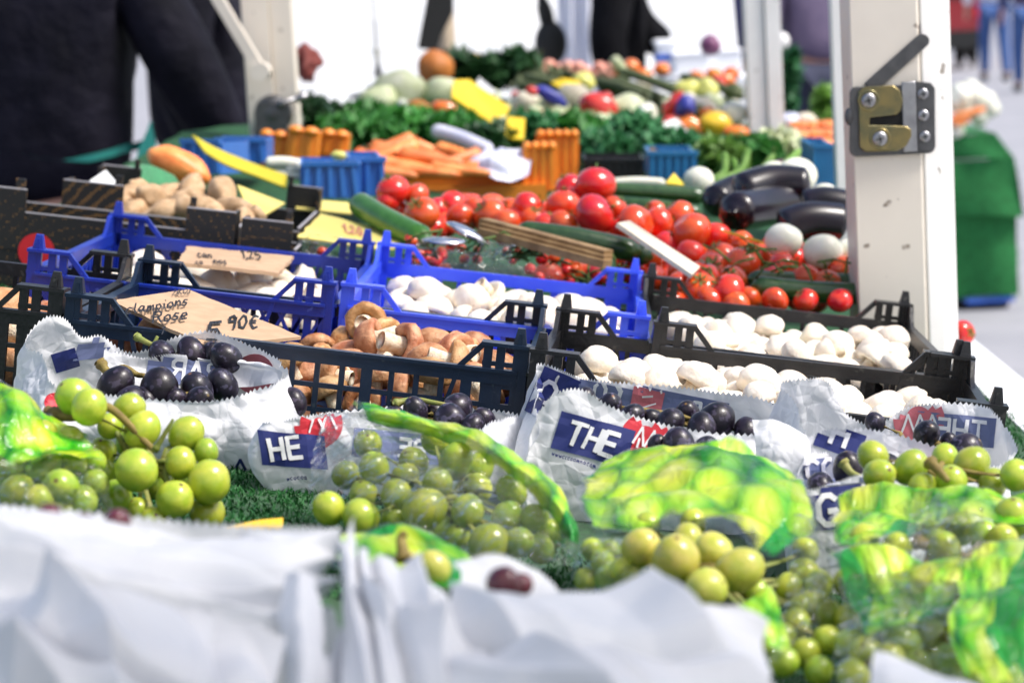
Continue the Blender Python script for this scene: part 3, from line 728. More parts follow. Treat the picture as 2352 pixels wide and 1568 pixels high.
def logo(red=True, pale=False, words=('THE',), hh=.016):
    """navy banner with white capitals, a red disc with white tree shapes beside it and a fine address line under it"""
    n_, r_ = ('print_navy_pale', 'print_red_pale') if pale else ('print_navy', 'print_red')
    L_ = [(rectq(-.030, -.014, .026, .014, 16, 6, .03), n_), (word(words[0], hh, .0032, -.022, -.008, slant=.12, gap=.2), 'print_white')]
    if red:
        tr = []
        for i in range(3): tr += ribbon([[(.026+i*.009, .006), (.030+i*.009, .019), (.034+i*.009, .006)], [(.030+i*.009, .004), (.030+i*.009, .010)]], .0016)
        L_ = [(discq(.034, .012, .018), r_)]+L_[:1]+[(L_[1][0]+tr, 'print_white')]
    L_.append((word('wwwcccoomnacom', .0032, .0006, -.028, -.0195), n_))
    return L_
# ---- grapes
def grape_mesh(name, mat, k, seed):
    m = MB(); m.ell((0, 0, 0), (1, 1, k), 20, 14, None, .05, seed, 1.4)
    return m.mesh(name, MAT[mat])
GM = {k: [grape_mesh('grape', k, q, i) for i, q in enumerate((1.02, 1.12, 1.2, 1.08) if k != 'dark_grape' else (1.12, 1.25, 1.32, 1.18))] for k in ('green_grape', 'yellow_grape', 'dark_grape', 'red_grape')}
def bunch(name, label, kind, balls, group, stems=True, seed=0, cat_='grapes', stem_mat='green_stem', fill_n=0):
    """balls: (u, v, radius in photo pixels, D). The bunch's parts are its grapes and its stalk"""
    g = random.Random(seed); pts = []
    for b in balls:
        u, v, r, D = b
        if kind == 'dark_grape': r *= .90; v += 5
        pts.append((P(u, v, D), r*pxm(D)))
    c = sum((p for p, _ in pts), Vector())/len(pts); base = Vector((c.x, c.y, max(.0, min(p.z-r for p, r in pts))))
    t = thing(name, label, cat_, base, (0, 0, 0), group)
    for i, (p, r) in enumerate(pts):
        link('grape', GM[kind][g.randrange(4)], t, p-base, (g.uniform(-.9, .9), g.uniform(-.9, .9), g.uniform(0, 6)), (r, r, r))
    if stems:
        m = MB(); core = c+Vector((0, .01, -.005))
        for p, r in pts:
            d = (core-p); 
            if d.length < 1e-4: continue
            mid = p.lerp(core, .55)+Vector((g.uniform(-1, 1), g.uniform(-1, 1), g.uniform(.2, 1)))*.005
            m.tube([p+d.normalized()*r*.95, mid, core+Vector((g.uniform(-1, 1)*.012, 0, g.uniform(-1, 1)*.006))], [.0014, .0020, .0029], 6)
        m.v = [tuple(Vector(v)-base) for v in m.v]
        m.obj('stalk', MAT[stem_mat], t)
    return t
def stalk(label, pts, rad, mat):
    q = [P(*p) for p in pts]; m = MB(); n = 24; sp_ = [spline(q, i/n) for i in range(n+1)]
    rr = [rad*(1.7-.9*i/n) if i > 2 else rad*2.2 for i in range(n+1)]
    m.tube(sp_, rr, 8); o = m.obj('grape_stalk', MAT[mat], None, True, q[0]); o.location = q[0]
    return top(o, label, 'stalk')
# ---------------------------------------------------------------- paper bags of dark grapes behind
b1, (o1, o1b), c1 = bagobj('paper_bag', 'open white paper bag of dark grapes below the cardboard price sign', [('paper', vessel(
  [(118,885,1.84),(165,905,1.845),(228,907,1.85),(300,912,1.85),(400,919,1.85),(488,918,1.855),(560,903,1.86),(625,880,1.875),(658,855,1.91),(640,830,1.955),(600,803,1.98),(530,775,1.99),(470,762,1.995),(400,775,1.995),(345,802,1.99),(285,806,1.985),(235,772,1.975),(190,775,1.965),(155,736,1.955),(108,730,1.945),(70,790,1.925),(88,815,1.90),(112,845,1.87)],
  seed=1, amp=.0075, bulge=.014, shrink=1.0), 'paper'),
  ('inner_flap', sheet(patchfn([[(225,905,1.95),(330,900,1.955),(450,895,1.955),(560,890,1.95),(640,880,1.93)],[(235,845,1.955),(330,850,1.965),(450,848,1.965),(560,845,1.96),(645,850,1.935)],[(240,800,1.96),(330,822,1.965),(395,812,1.965),(470,825,1.965),(560,828,1.96),(640,838,1.935)][0:5]]), 90, 24, .003, 20, 2, False, .0025), 'paper')], PG)
decal(o1b, c1, [(rectq(-.032,-.012,.034,.014,16,6), 'print_navy_pale'), (word('PAR', .017, .003, -.026, -.008), 'print_white')], 432, 852, -.12, True, D=1.965)
decal(o1, c1, [(discq(0,0,.017), 'print_red_pale'), (ribbon([[(-.011,-.008),(-.006,.006),(-.001,-.008)],[(-.001,-.008),(.004,.006),(.009,-.008)]], .0016), 'print_white')], 585, 858, 0, False, D=1.97)
decal(o1, c1, [(rectq(-.009,-.008,.012,.008,6,4), 'print_navy')], 146, 828, .3, D=1.9)
decal(o1, c1, [(rectq(-.016,-.009,.016,.010,6,4,.4), 'print_navy_pale')], 222, 800, -.3, D=1.95)
decal(o1, c1, [(discq(0,0,.008), 'print_red')], 126, 925, 0, D=1.84)
decal(o1, c1, [(ribbon([[(-.006,-.005),(0,.006),(.006,-.005),(-.006,-.005)]], .0022)+word('cm', .008, .0014, -.008, -.022), 'print_navy')], 552, 1072, 0, D=1.84, name='recycling_mark')
b2, (o2,), c2 = bagobj('paper_bag', 'white paper bag with red disc half hidden by the clear grape bag', [('paper', vessel(
  [(612,970,1.80),(660,962,1.80),(720,952,1.805),(790,945,1.81),(900,975,1.80),(1000,995,1.79),(1080,1000,1.79),(1120,972,1.84),(1165,955,1.87),(1205,962,1.90),(1232,985,1.93),(1180,950,1.955),(1080,938,1.96),(950,930,1.96),(830,940,1.94),(700,962,1.88),(640,975,1.83)],
  seed=4, amp=.006, bulge=.010, shrink=.96), 'paper')], PG)
decal(o2, c2, [(discq(.016,.016,.019), 'print_red'), (rectq(-.030,-.016,.020,.010,14,6,-.18), 'print_navy'), (word('HE', .016, .0032, -.022, -.008, slant=-.1)+ribbon([[(.008,.010),(.014,.026),(.020,.010)],[(.018,.010),(.024,.026),(.03,.010)]], .0018), 'print_white'), (word('wcocoa', .0035, .0007, -.012, -.024), 'print_navy')], 688, 1025, .1, D=1.8)
decal(o2, c2, [(rectq(-.035,-.01,.035,.012,14,5), 'print_navy_pale'), (word('RE', .013, .003, -.02, -.006), 'print_white')], 915, 1028, -.1, True, D=1.8)
b3, (o3,), c3 = bagobj('paper_bag', 'white paper bag lettered THE in front of the white mushrooms', [('paper', vessel(
  [(1228,975,1.80),(1262,912,1.80),(1330,893,1.805),(1405,935,1.81),(1500,968,1.81),(1600,989,1.81),(1730,997,1.82),(1800,985,1.86),(1815,950,1.90),(1740,915,1.94),(1640,900,1.95),(1560,890,1.952),(1450,880,1.952),(1375,875,1.95),(1330,868,1.945),(1290,852,1.94),(1237,838,1.935),(1240,900,1.87)],
  seed=9, amp=.0065, bulge=.010, shrink=.97), 'paper')], PG)
decal(o3, c3, logo(words=('THE',)), 1368, 1010, -.30, D=1.81, scale=1.05)
decal(o3, c3, [(rectq(-.024,-.020,.020,.020,8,8), 'print_navy'), (word('O.', .018, .0034, -.008, -.008), 'print_white')], 1262, 905, -.4, D=1.9)
decal(o3, c3, [(rectq(-.060,-.012,.065,.012,24,5), 'print_navy_pale'), (rectq(-.006,-.013,.020,.022,6,6), 'print_red_pale'), (word('AR', .014, .003, -.05, -.006)+word('CO', .014, .003, .030, -.006)+ribbon([[(-.003,.010),(.002,.019),(.007,.010),(.012,.019),(.017,.010)],[(0,0),(.014,-.008)],[(.004,.006),(.012,.004)]], .0014), 'print_white')], 1505, 925, -.2, True, D=1.95)
b4, (o4, o4b), c4 = bagobj('paper_bag', 'white paper bag with twisted corner and red disc at the end of the black crate', [('paper', vessel(
  [(1850,1010,1.77),(1900,985,1.775),(1990,985,1.775),(2080,1003,1.77),(2200,1045,1.76),(2298,1070,1.78),(2318,1020,1.84),(2290,955,1.885),(2250,932,1.90),(2150,926,1.905),(2080,938,1.905),(2010,975,1.89),(1945,950,1.885),(1902,878,1.88),(1850,868,1.875),(1786,884,1.875),(1830,940,1.84),(1850,985,1.80)],
  seed=12, amp=.0065, bulge=.008, shrink=.97), 'paper'),
  ('folded_flap', sheet(patchfn([[(1738,1075,1.745),(1790,1090,1.74),(1850,1085,1.75)],[(1735,1020,1.75),(1790,1030,1.742),(1856,1035,1.755)],[(1728,965,1.765),(1790,968,1.76),(1852,1000,1.77)]]), 40, 40, .003, 26, 3), 'paper')], PG)
decal(o4, c4, [(rectq(-.022,-.016,.026,.014,12,6), 'print_navy'), (word('TH', .018, .0036, -.016, -.010), 'print_white')], 1912, 985, -.35, D=1.8)
decal(o4, c4, [(discq(0,0,.021), 'print_red_pale'), (ribbon([[(-.014,-.010),(-.009,.004),(-.004,-.010),(.001,.004),(.006,-.010),(.011,.004),(.016,-.010)]], .0018), 'print_white')], 2110, 962, 0, D=1.9)
decal(o4, c4, [(rectq(-.034,-.012,.030,.012,14,5), 'print_navy_pale'), (word('THE', .016, .003, -.026, -.008), 'print_white')], 2190, 985, -.1, True, D=1.9)
b5, (o5,), c5 = bagobj('paper_bag', 'small white paper bag lettered G beside the printed grape bag', [('paper', vessel(
  [(1845,1120,1.66),(1920,1108,1.66),(1985,1090,1.665),(2080,1100,1.67),(2200,1100,1.70),(2260,1080,1.74),(2200,1055,1.77),(2100,1045,1.775),(2000,1043,1.775),(1900,1040,1.77),(1848,1055,1.73)],
  seed=15, amp=.004, bulge=.006, shrink=.97), 'paper')], PG)
decal(o5, c5, [(rectq(-.02,-.016,.03,.014,12,6), 'print_navy'), (word('G', .020, .004, -.002, -.012), 'print_white')], 1885, 1165, .1, D=1.65)
decal(o5, c5, [(rectq(-.03,-.012,.04,.012,12,6), 'print_navy_pale'), (word('CO', .014, .003, -.016, -.007), 'print_white')], 1900, 1075, .1, D=1.76)
decal(o5, c5, [(discq(0,0,.018), 'print_red_pale')], 2125, 1045, 0, D=1.78)
DG = 'dark grapes in the paper bags'
bunch('dark_grape_bunch', 'dark grapes lying in the open paper bag below the cardboard sign', 'dark_grape',
  [(265,882,46,1.91),(365,886,50,1.905),(300,915,38,1.885),(452,890,42,1.92),(512,880,38,1.94),(458,912,34,1.89),(405,912,30,1.90),(335,912,30,1.895)], DG, True, 1, stem_mat='vine_stem')
bunch('dark_grape_bunch', 'dark grapes at the back of the open paper bag below the cardboard sign', 'dark_grape', [(372,808,34,1.975),(440,806,36,1.975),(520,818,38,1.965),(485,812,30,1.98)], DG, True, 2, stem_mat='vine_stem')
bunch('dark_grape_bunch', 'single dark grape in its paper fold against the navy crate', 'dark_grape', [(675,918,33,1.90)], DG, False, 3)
bunch('dark_grape_bunch', 'dark grapes between the printed film ridge and the navy crate', 'dark_grape', [(955,938,32,1.90),(1050,934,40,1.915),(1035,962,44,1.88),(1112,960,30,1.89),(1000,945,30,1.91),(1085,975,32,1.87),(900,955,30,1.90)], DG, True, 4, stem_mat='vine_stem')
bunch('dark_grape_bunch', 'large oval dark grapes in the bag lettered THE', 'dark_grape', [(1400,928,32,1.90),(1540,965,36,1.865),(1645,960,48,1.875),(1580,945,32,1.90),(1612,980,38,1.85),(1715,985,34,1.87),(1345,905,24,1.93),(1450,950,30,1.88),(1500,960,28,1.89)], DG, True, 5, stem_mat='vine_stem')
bunch('dark_grape_bunch', 'purple grapes low in front of the bag lettered THE', 'dark_grape', [(1560,1015,42,1.77),(1620,1025,32,1.77),(1510,1015,26,1.78)], DG, True, 6, stem_mat='vine_stem')
bunch('dark_grape_bunch', 'dark grapes in the bag with the twisted corner', 'dark_grape', [(2128,992,34,1.85),(2215,1028,44,1.83),(2010,965,26,1.87),(2095,1045,36,1.80),(2180,1010,24,1.86)], DG, True, 7, stem_mat='vine_stem')
bunch('dark_grape_bunch', 'purple grapes above the small bag lettered G', 'dark_grape', [(1950,1075,42,1.72),(1885,1112,36,1.695),(1990,1100,30,1.72),(2040,1072,36,1.74)], DG, True, 8, stem_mat='vine_stem')
stalk('brown forked grape stalk lying over the dark grapes under the cardboard sign', [(228,830,1.93),(250,855,1.925),(285,845,1.92),(315,860,1.92),(332,862,1.915)], .0024, 'vine_stem')
stalk('olive grape stalk sticking up beside the cardboard sign', [(312,772,1.985),(335,785,1.98),(352,790,1.978),(362,772,1.98)], .0018, 'green_stem')
stalk('yellow grape stalk lying along the dark grapes by the navy crate', [(900,928,1.90),(950,918,1.905),(1000,925,1.90),(1040,932,1.895)], .0018, 'green_stem')
stalk('yellow grape stalk over the purple grapes near the small paper bag', [(1935,1060,1.69),(1955,1085,1.685),(1985,1098,1.68)], .0022, 'green_stem')
# ---------------------------------------------------------------- green grapes
GG = 'green grape bunches'
bunch('green_grape_bunch', 'bare green grape bunch lying on the turf at the left', 'green_grape',
  [(172,912,45,1.66),(205,935,42,1.63),(297,940,38,1.67),(327,987,41,1.65),(253,978,31,1.66),(428,997,41,1.66),(314,1079,51,1.60),(415,1062,37,1.63),(474,1037,29,1.65),(480,1106,50,1.62),(402,1146,45,1.60),(268,1141,37,1.62),(316,1172,32,1.62),(477,1178,42,1.63),(353,1198,36,1.60),(235,1037,34,1.67),(365,1110,36,1.66),(300,1020,34,1.69),(240,1090,36,1.66),(430,1110,34,1.67)], GG, True, 11)
stalk('green brown stalk of the bare grape bunch', [(110,948,1.67),(170,955,1.655),(230,935,1.645),(265,945,1.64),(330,1010,1.64),(355,1035,1.635)], .0026, 'vine_stem')
stalk('thin grape stalk rising over the bare grape bunch', [(355,1035,1.632),(385,985,1.63),(398,962,1.63)], .0013, 'green_stem')
K1 = [(755,1167,39),(829,1187,43),(911,1138,38),(975,1170,50),(1074,1174,40),(1165,1187,36),(1228,1190,35),(1124,1248,48),(1175,1127,36),(795,1090,34),(859,1073,36),(845,1019,34),(1047,1059,40),(1265,1224,34),(1097,1120,34),(835,1133,34),(1054,1230,32),(950,1060,34),(1005,1108,36),(1000,1010,34),(905,1195,34),(1190,1245,36),(1240,1260,34),(1010,1215,34),(930,1095,32),(1100,1075,34)]
bunch('green_grape_bunch', 'green grapes inside the clear bag with the printed ridge', 'green_grape', [(u,v,r,1.665-(v-1000)*.0006+(.0 if r > 34 else .03)) for u,v,r in K1], GG, True, 12)
bunch('green_grape_bunch', 'five pale yellow green grapes bulging from the printed bag in the middle', 'yellow_grape', [(1472,1258,45,1.40),(1553,1285,56,1.36),(1640,1268,45,1.40),(1699,1308,52,1.37),(1622,1352,51,1.34),(1520,1330,40,1.40),(1580,1240,36,1.44)], GG, True, 13, stem_mat='vine_stem')
bunch('green_grape_bunch', 'green grapes behind clear film beside the middle printed bag', 'green_grape', [(1360,1261,27,1.45),(1434,1311,36,1.40),(1400,1330,36,1.42),(1847,1318,38,1.44),(1867,1392,36,1.40),(1810,1350,34,1.42),(1488,1205,32,1.49),(1592,1200,32,1.49),(1830,1430,34,1.38),(1800,1460,32,1.37),(1345,1330,28,1.44),(1880,1345,34,1.42),(1905,1410,34,1.39),(1840,1395,32,1.40),(1900,1470,36,1.35),(1850,1500,36,1.33),(1880,1540,36,1.31),(1800,1520,36,1.31),(1760,1480,34,1.33),(1850,1265,32,1.47),(1740,1360,30,1.41),(1400,1265,28,1.46),(1385,1290,30,1.44)], GG, True, 14)
bunch('green_grape_bunch', 'bare green grapes resting on top of the printed bag at the right', 'green_grape', [(2005,1048,36,1.63),(2020,1091,38,1.60),(2092,1073,39,1.61),(2171,1055,33,1.64),(2232,1066,41,1.62),(2185,1106,38,1.58),(2333,1091,38,1.58),(2280,1110,34,1.60),(2120,1118,34,1.58)], GG, True, 15, stem_mat='vine_stem')
bunch('green_grape_bunch', 'green grapes under the printed film at the right', 'green_grape', [(2324,1189,44,1.50),(2200,1215,40,1.49),(2139,1229,36,1.48),(2025,1320,42,1.42),(2072,1478,48,1.33),(2130,1460,46,1.34),(2000,1440,42,1.36),(2180,1520,46,1.30),(2110,1540,44,1.30),(2260,1230,38,1.47),(2170,1265,40,1.45),(2240,1480,44,1.32),(2300,1500,44,1.31),(1950,1420,36,1.38),(1990,1500,42,1.32),(1950,1480,38,1.34),(2040,1520,42,1.30),(1960,1550,40,1.29),(2060,1420,42,1.36),(2120,1400,40,1.37),(2180,1420,42,1.35),(2250,1400,42,1.36),(2310,1380,42,1.36),(2340,1460,42,1.33),(2260,1330,40,1.40),(2330,1310,40,1.41),(1950,1340,36,1.42),(1990,1380,38,1.40),(2080,1340,38,1.41),(2230,1555,44,1.27),(2310,1560,44,1.27),(2300,1240,38,1.46),(1985,1240,36,1.48),(2060,1260,36,1.46)], GG, True, 16, stem_mat='vine_stem')
bunch('green_grape_bunch', 'green grapes inside the printed bag at the far left', 'green_grape', [(40,1130,42,1.57),(140,1120,44,1.55),(90,1150,38,1.54),(190,1150,36,1.56),(20,1080,40,1.60),(100,1070,40,1.60),(170,1060,36,1.62),(220,1110,32,1.60),(30,1010,38,1.63),(100,1000,36,1.63),(160,1010,34,1.635),(60,1050,36,1.61),(130,1160,34,1.55),(215,1060,30,1.625)], GG, False, 17)
bunch('green_grape_bunch', 'pale grape poking from the small printed bag behind the front paper bags', 'yellow_grape', [(997,1304,40,1.28),(930,1295,34,1.32),(950,1330,34,1.28)], GG, False, 18)
stalk('orange brown grape stalk standing in the small printed bag', [(928,1290,1.31),(925,1262,1.315),(922,1235,1.32),(930,1222,1.32)], .0026, 'vine_stem')
stalk('dark grape stalk seen through the film at the right', [(2100,1240,1.47),(2140,1255,1.465),(2180,1262,1.46),(2215,1275,1.455)], .0026, 'vine_stem')
stalk('dark green stalk across the bare grapes at the right', [(2135,1060,1.58),(2160,1085,1.57),(2178,1105,1.565)], .0024, 'vine_stem')
# ---------------------------------------------------------------- film bags
FG = 'film bags printed with green grapes'
def pr(rows, nu, nv, amp, sc, seed, uv): return sheet(patchfn(rows), nu, nv, amp, sc, seed, False, 0, uv)
bagobj('grape_bag', 'clear grape bag with a long printed ridge, in the middle of the bags', [
  ('printed_film', pr([[(788,958,1.735),(880,980,1.70),(990,1003,1.67),(1080,1042,1.63),(1140,1080,1.60),(1200,1118,1.57),(1255,1172,1.545),(1285,1215,1.53),(1296,1275,1.51)],
                       [(800,935,1.725),(890,955,1.69),(995,980,1.655),(1088,1010,1.615),(1150,1050,1.585),(1222,1098,1.555),(1275,1152,1.53),(1306,1205,1.51),(1314,1262,1.495)],
                       [(815,915,1.735),(900,938,1.70),(1000,962,1.675),(1092,985,1.64),(1155,1020,1.61),(1235,1073,1.575),(1288,1128,1.55),(1318,1185,1.525),(1328,1250,1.505)]], 120, 24, .0035, 26, 3, (.1, .2, .36, .05)), 'printed_film'),
  ('clear_film', sheet(patchfn([[(722,1205,1.60),(800,1222,1.56),(950,1232,1.51),(1100,1298,1.45),(1200,1306,1.44),(1310,1296,1.47)],
                       [(712,1130,1.62),(800,1118,1.575),(960,1135,1.53),(1110,1180,1.49),(1220,1236,1.47),(1316,1272,1.48)],
                       [(718,1055,1.67),(800,1030,1.63),(980,1065,1.59),(1120,1110,1.55),(1220,1186,1.51),(1308,1258,1.49)],
                       [(735,985,1.735),(790,952,1.733),(990,998,1.668),(1140,1076,1.598),(1255,1168,1.545),(1304,1252,1.50)]]), 140, 90, .0045, 22, 6), 'clear_film')], FG)
bagobj('grape_bag', 'large printed grape bag standing in the middle with loose grapes before it', [
  ('printed_film', pr([[(1372,1240,1.47),(1420,1232,1.475),(1500,1225,1.47),(1580,1215,1.47),(1690,1250,1.46),(1770,1292,1.455),(1850,1310,1.45)],
                       [(1325,1150,1.545),(1400,1140,1.54),(1500,1140,1.53),(1600,1140,1.53),(1700,1150,1.53),(1790,1180,1.52),(1880,1200,1.51)],
                       [(1335,1090,1.60),(1420,1075,1.60),(1520,1060,1.60),(1610,1055,1.60),(1700,1065,1.60),(1790,1090,1.585),(1860,1130,1.565)],
                       [(1400,1062,1.63),(1450,1045,1.635),(1540,1026,1.64),(1620,1016,1.645),(1692,1010,1.65),(1760,1042,1.635),(1832,1078,1.60)]], 140, 100, .0095, 15, 8, (.5, .1, .21, .13)), 'printed_film'),
  ('clear_film', sheet(patchfn([[(1790,1500,1.34),(1850,1520,1.33),(1900,1460,1.36)],[(1800,1400,1.37),(1870,1410,1.36),(1902,1400,1.38)],[(1815,1290,1.43),(1880,1300,1.42),(1908,1310,1.43)],[(1832,1090,1.595),(1872,1150,1.56),(1896,1230,1.50)]]), 40, 80, .005, 24, 9), 'clear_film'),
  ('clear_film', sheet(patchfn([[(1325,1345,1.42),(1400,1370,1.38),(1480,1390,1.36)],[(1312,1300,1.44),(1390,1290,1.41),(1470,1320,1.375)],[(1330,1255,1.46),(1390,1235,1.465),(1450,1235,1.46)]]), 50, 50, .005, 26, 10), 'clear_film'),
  ('printed_film', pr([[(1770,1520,1.29),(1820,1500,1.30)],[(1730,1440,1.31),(1800,1430,1.32)],[(1690,1380,1.33),(1770,1340,1.36)]], 40, 40, .006, 20, 11, (.2, .5, .05, .08)), 'printed_film')], FG)
bagobj('grape_bag', 'crumpled printed grape bag filling the right corner', [
  ('printed_film', pr([[(1905,1280,1.44),(2000,1262,1.45),(2080,1240,1.455),(2150,1200,1.47),(2260,1190,1.475),(2400,1215,1.46)],
                       [(1898,1220,1.50),(1985,1195,1.505),(2080,1175,1.51),(2170,1160,1.515),(2270,1160,1.515),(2400,1180,1.50)],
                       [(1915,1150,1.565),(1985,1118,1.575),(2080,1112,1.575),(2170,1118,1.57),(2270,1115,1.565),(2400,1125,1.55)]], 130, 70, .010, 16, 14, (.05, .6, .26, .09)), 'printed_film'),
  ('printed_film', pr([[(1985,1460,1.31),(2060,1440,1.315),(2120,1420,1.32),(2200,1400,1.33)],[(1950,1370,1.35),(2040,1370,1.345),(2120,1350,1.35),(2210,1340,1.36)],[(1890,1285,1.42),(2000,1270,1.41),(2100,1290,1.395),(2220,1300,1.39)]], 100, 70, .010, 17, 16, (.3, .9, .16, .09)), 'printed_film'),
  ('printed_film', pr([[(2240,1600,1.20),(2300,1610,1.19),(2400,1600,1.19)],[(2185,1480,1.26),(2270,1470,1.25),(2400,1460,1.25)],[(2200,1380,1.31),(2280,1360,1.31),(2400,1360,1.30)],[(2180,1300,1.37),(2270,1255,1.40),(2400,1235,1.41)]], 90, 90, .012, 15, 18, (.7, .3, .13, .16)), 'printed_film'),
  ('clear_film', sheet(patchfn([[(1930,1600,1.24),(2050,1620,1.22),(2230,1620,1.20)],[(1920,1500,1.29),(2050,1480,1.27),(2220,1500,1.25)],[(1940,1400,1.34),(2050,1390,1.325),(2200,1380,1.32)],[(1905,1290,1.42),(2050,1290,1.40),(2200,1290,1.385)]]), 80, 80, .006, 20, 20), 'clear_film'),
  ('clear_film', sheet(patchfn([[(2050,1330,1.38),(2150,1330,1.38),(2260,1300,1.39)],[(2080,1240,1.44),(2160,1235,1.44),(2260,1225,1.44)],[(2090,1180,1.49),(2160,1165,1.50),(2260,1165,1.50)]]), 50, 50, .005, 24, 22), 'clear_film')], FG)
bagobj('grape_bag', 'printed grape bag cut by the picture edge at the far left', [
  ('printed_film', pr([[(-60,1090,1.56),(40,1080,1.57),(130,1060,1.58),(238,1070,1.60)],[(-60,980,1.60),(40,990,1.605),(130,1010,1.61),(228,1020,1.62)],[(-60,865,1.66),(20,890,1.66),(100,938,1.65),(210,985,1.645)]], 90, 70, .010, 15, 25, (.85, .75, .15, .11)), 'printed_film'),
  ('clear_film', sheet(patchfn([[(-60,1200,1.50),(60,1200,1.50),(170,1195,1.51),(252,1180,1.55)],[(-60,1130,1.53),(60,1120,1.53),(170,1120,1.545),(250,1130,1.57)],[(-60,1075,1.57),(40,1070,1.575),(140,1055,1.585),(240,1075,1.60)]]), 70, 50, .005, 22, 26), 'clear_film')], FG)
bagobj('grape_bag', 'low printed grape bag just behind the front paper bags', [
  ('printed_film', pr([[(760,1300,1.28),(860,1320,1.27),(960,1345,1.26),(1080,1360,1.26),(1150,1330,1.28)],[(770,1255,1.325),(860,1260,1.325),(960,1275,1.32),(1050,1300,1.31),(1125,1310,1.31)],[(775,1222,1.36),(860,1212,1.365),(940,1210,1.365),(1030,1245,1.35),(1112,1292,1.33)]], 90, 40, .004, 20, 28, (.4, .4, .17, .07)), 'printed_film')], FG)
# white leaf and swirl marks printed on the clear bag
lm_ = bpy.data.objects['grape_bag'].children[1]; lc_ = bpy.data.objects['grape_bag'].location
for u, v in ((985, 1150), (1130, 1262)):
    st = [[(.013*math.cos(a)*(1-.05*i), .014*math.sin(a)-.006) for i, a in enumerate([R(130+20*k_) for k_ in range(11)])], [(.007*math.cos(a), .007*math.sin(a)-.004) for a in [R(60+25*k_) for k_ in range(8)]]]
    lf_ = [[Vector((.006+.016*q, .012+.005*math.sin(math.pi*q)*s_)) for q, s_ in ((a, -1), (a+.125, -1), (a+.125, 1), (a, 1))] for a in [i/8 for i in range(8)]]
    decal(lm_, lc_, [(ribbon(st, .0018)+lf_, 'print_white')], u, v, .25, name='printed_swirl', D=1.53, lift=.0012)
# ---------------------------------------------------------------- paper bags in front
bagobj('paper_bag', 'large plain white paper bag filling the front left corner', [
  ('paper', sheet(patchfn([[(-80,1900,1.00),(100,1900,1.00),(300,1900,1.01),(500,1900,1.02),(650,1850,1.04),(790,1800,1.10)],
    [(-80,1500,1.02),(100,1500,1.02),(300,1500,1.035),(500,1510,1.045),(660,1520,1.05),(780,1480,1.10)],
    [(-80,1330,1.06),(100,1350,1.055),(300,1370,1.06),(480,1390,1.07),(660,1370,1.075),(772,1330,1.115)],
    [(-80,1240,1.09),(100,1250,1.095),(300,1270,1.09),(480,1270,1.10),(640,1265,1.105),(770,1255,1.125)],
    [(-80,1170,1.13),(100,1182,1.125),(300,1192,1.13),(480,1204,1.13),(640,1213,1.135),(752,1206,1.14)]]), 220, 140, .006, 9, 31, False, .003, None, (.020, folds(1, 16))), 'paper_front'),
  ('back_flap', sheet(patchfn([[(-80,1250,1.20),(200,1260,1.20),(500,1280,1.20),(740,1280,1.20)],[(-80,1158,1.215),(200,1176,1.21),(500,1204,1.205),(740,1212,1.20)]]), 80, 20, .004, 12, 32, False, .003), 'paper_front')], 'plain paper bags in front')
bunch('red_grape_bunch', 'dark red grapes peeping over the rim of the front left paper bag', 'red_grape', [(110,1192,34,1.17),(270,1198,32,1.17),(60,1200,30,1.175),(190,1205,30,1.17)], None, False, 33)
bagobj('paper_bag', 'lower fold of white paper with ragged rim in the front left corner', [
  ('paper', sheet(patchfn([[(-80,1900,.90),(120,1900,.90),(330,1900,.91),(520,1900,.93),(640,1850,.96)],[(-80,1560,.93),(120,1560,.925),(330,1570,.93),(520,1580,.95),(640,1590,.98)],[(-80,1440,.96),(110,1430,.95),(300,1440,.955),(480,1470,.975),(620,1500,1.0)],[(-80,1388,.985),(90,1352,.975),(250,1345,.975),(420,1400,.99),(600,1450,1.01)]]), 160, 90, .006, 9, 35, False, .003, None, (.016, folds(2, 12, .5))), 'paper_front')], 'plain paper bags in front')
bagobj('paper_bag', 'upright bright white paper fold between the two front bags', [
  ('paper', sheet(patchfn([[(655,1800,.97),(690,1800,.955),(735,1800,.97)],[(660,1560,1.0),(700,1560,.985),(748,1560,1.0)],[(645,1400,1.045),(690,1400,1.03),(738,1400,1.05)],[(660,1318,1.07),(690,1312,1.06),(722,1322,1.075)]]), 40, 80, .004, 14, 37), 'paper_front')], 'plain paper bags in front')
bagobj('paper_bag', 'large plain white paper bag across the front middle', [
  ('paper', sheet(patchfn([[(1000,1950,.93),(1200,1950,.92),(1400,1950,.92),(1600,1950,.93),(1850,1900,.98)],
    [(960,1640,.97),(1200,1640,.955),(1400,1640,.955),(1600,1650,.965),(1840,1660,1.0)],
    [(980,1500,1.01),(1180,1500,.99),(1400,1490,.985),(1600,1510,.995),(1800,1570,1.03)],
    [(1020,1420,1.04),(1200,1405,1.03),(1400,1400,1.025),(1600,1420,1.03),(1775,1500,1.06)],
    [(1050,1385,1.06),(1200,1362,1.06),(1400,1358,1.065),(1600,1382,1.07),(1745,1432,1.085)]]), 180, 120, .006, 9, 41, False, .003, None, (.020, folds(3, 15, 1.2))), 'paper_front'),
  ('back_flap', sheet(patchfn([[(1010,1420,1.12),(1150,1420,1.12),(1300,1400,1.12)],[(1060,1340,1.14),(1150,1340,1.14),(1280,1350,1.135)],[(1040,1308,1.15),(1130,1287,1.155),(1240,1312,1.15)]]), 60, 40, .004, 14, 42, False, .003), 'paper_front')], 'plain paper bags in front')
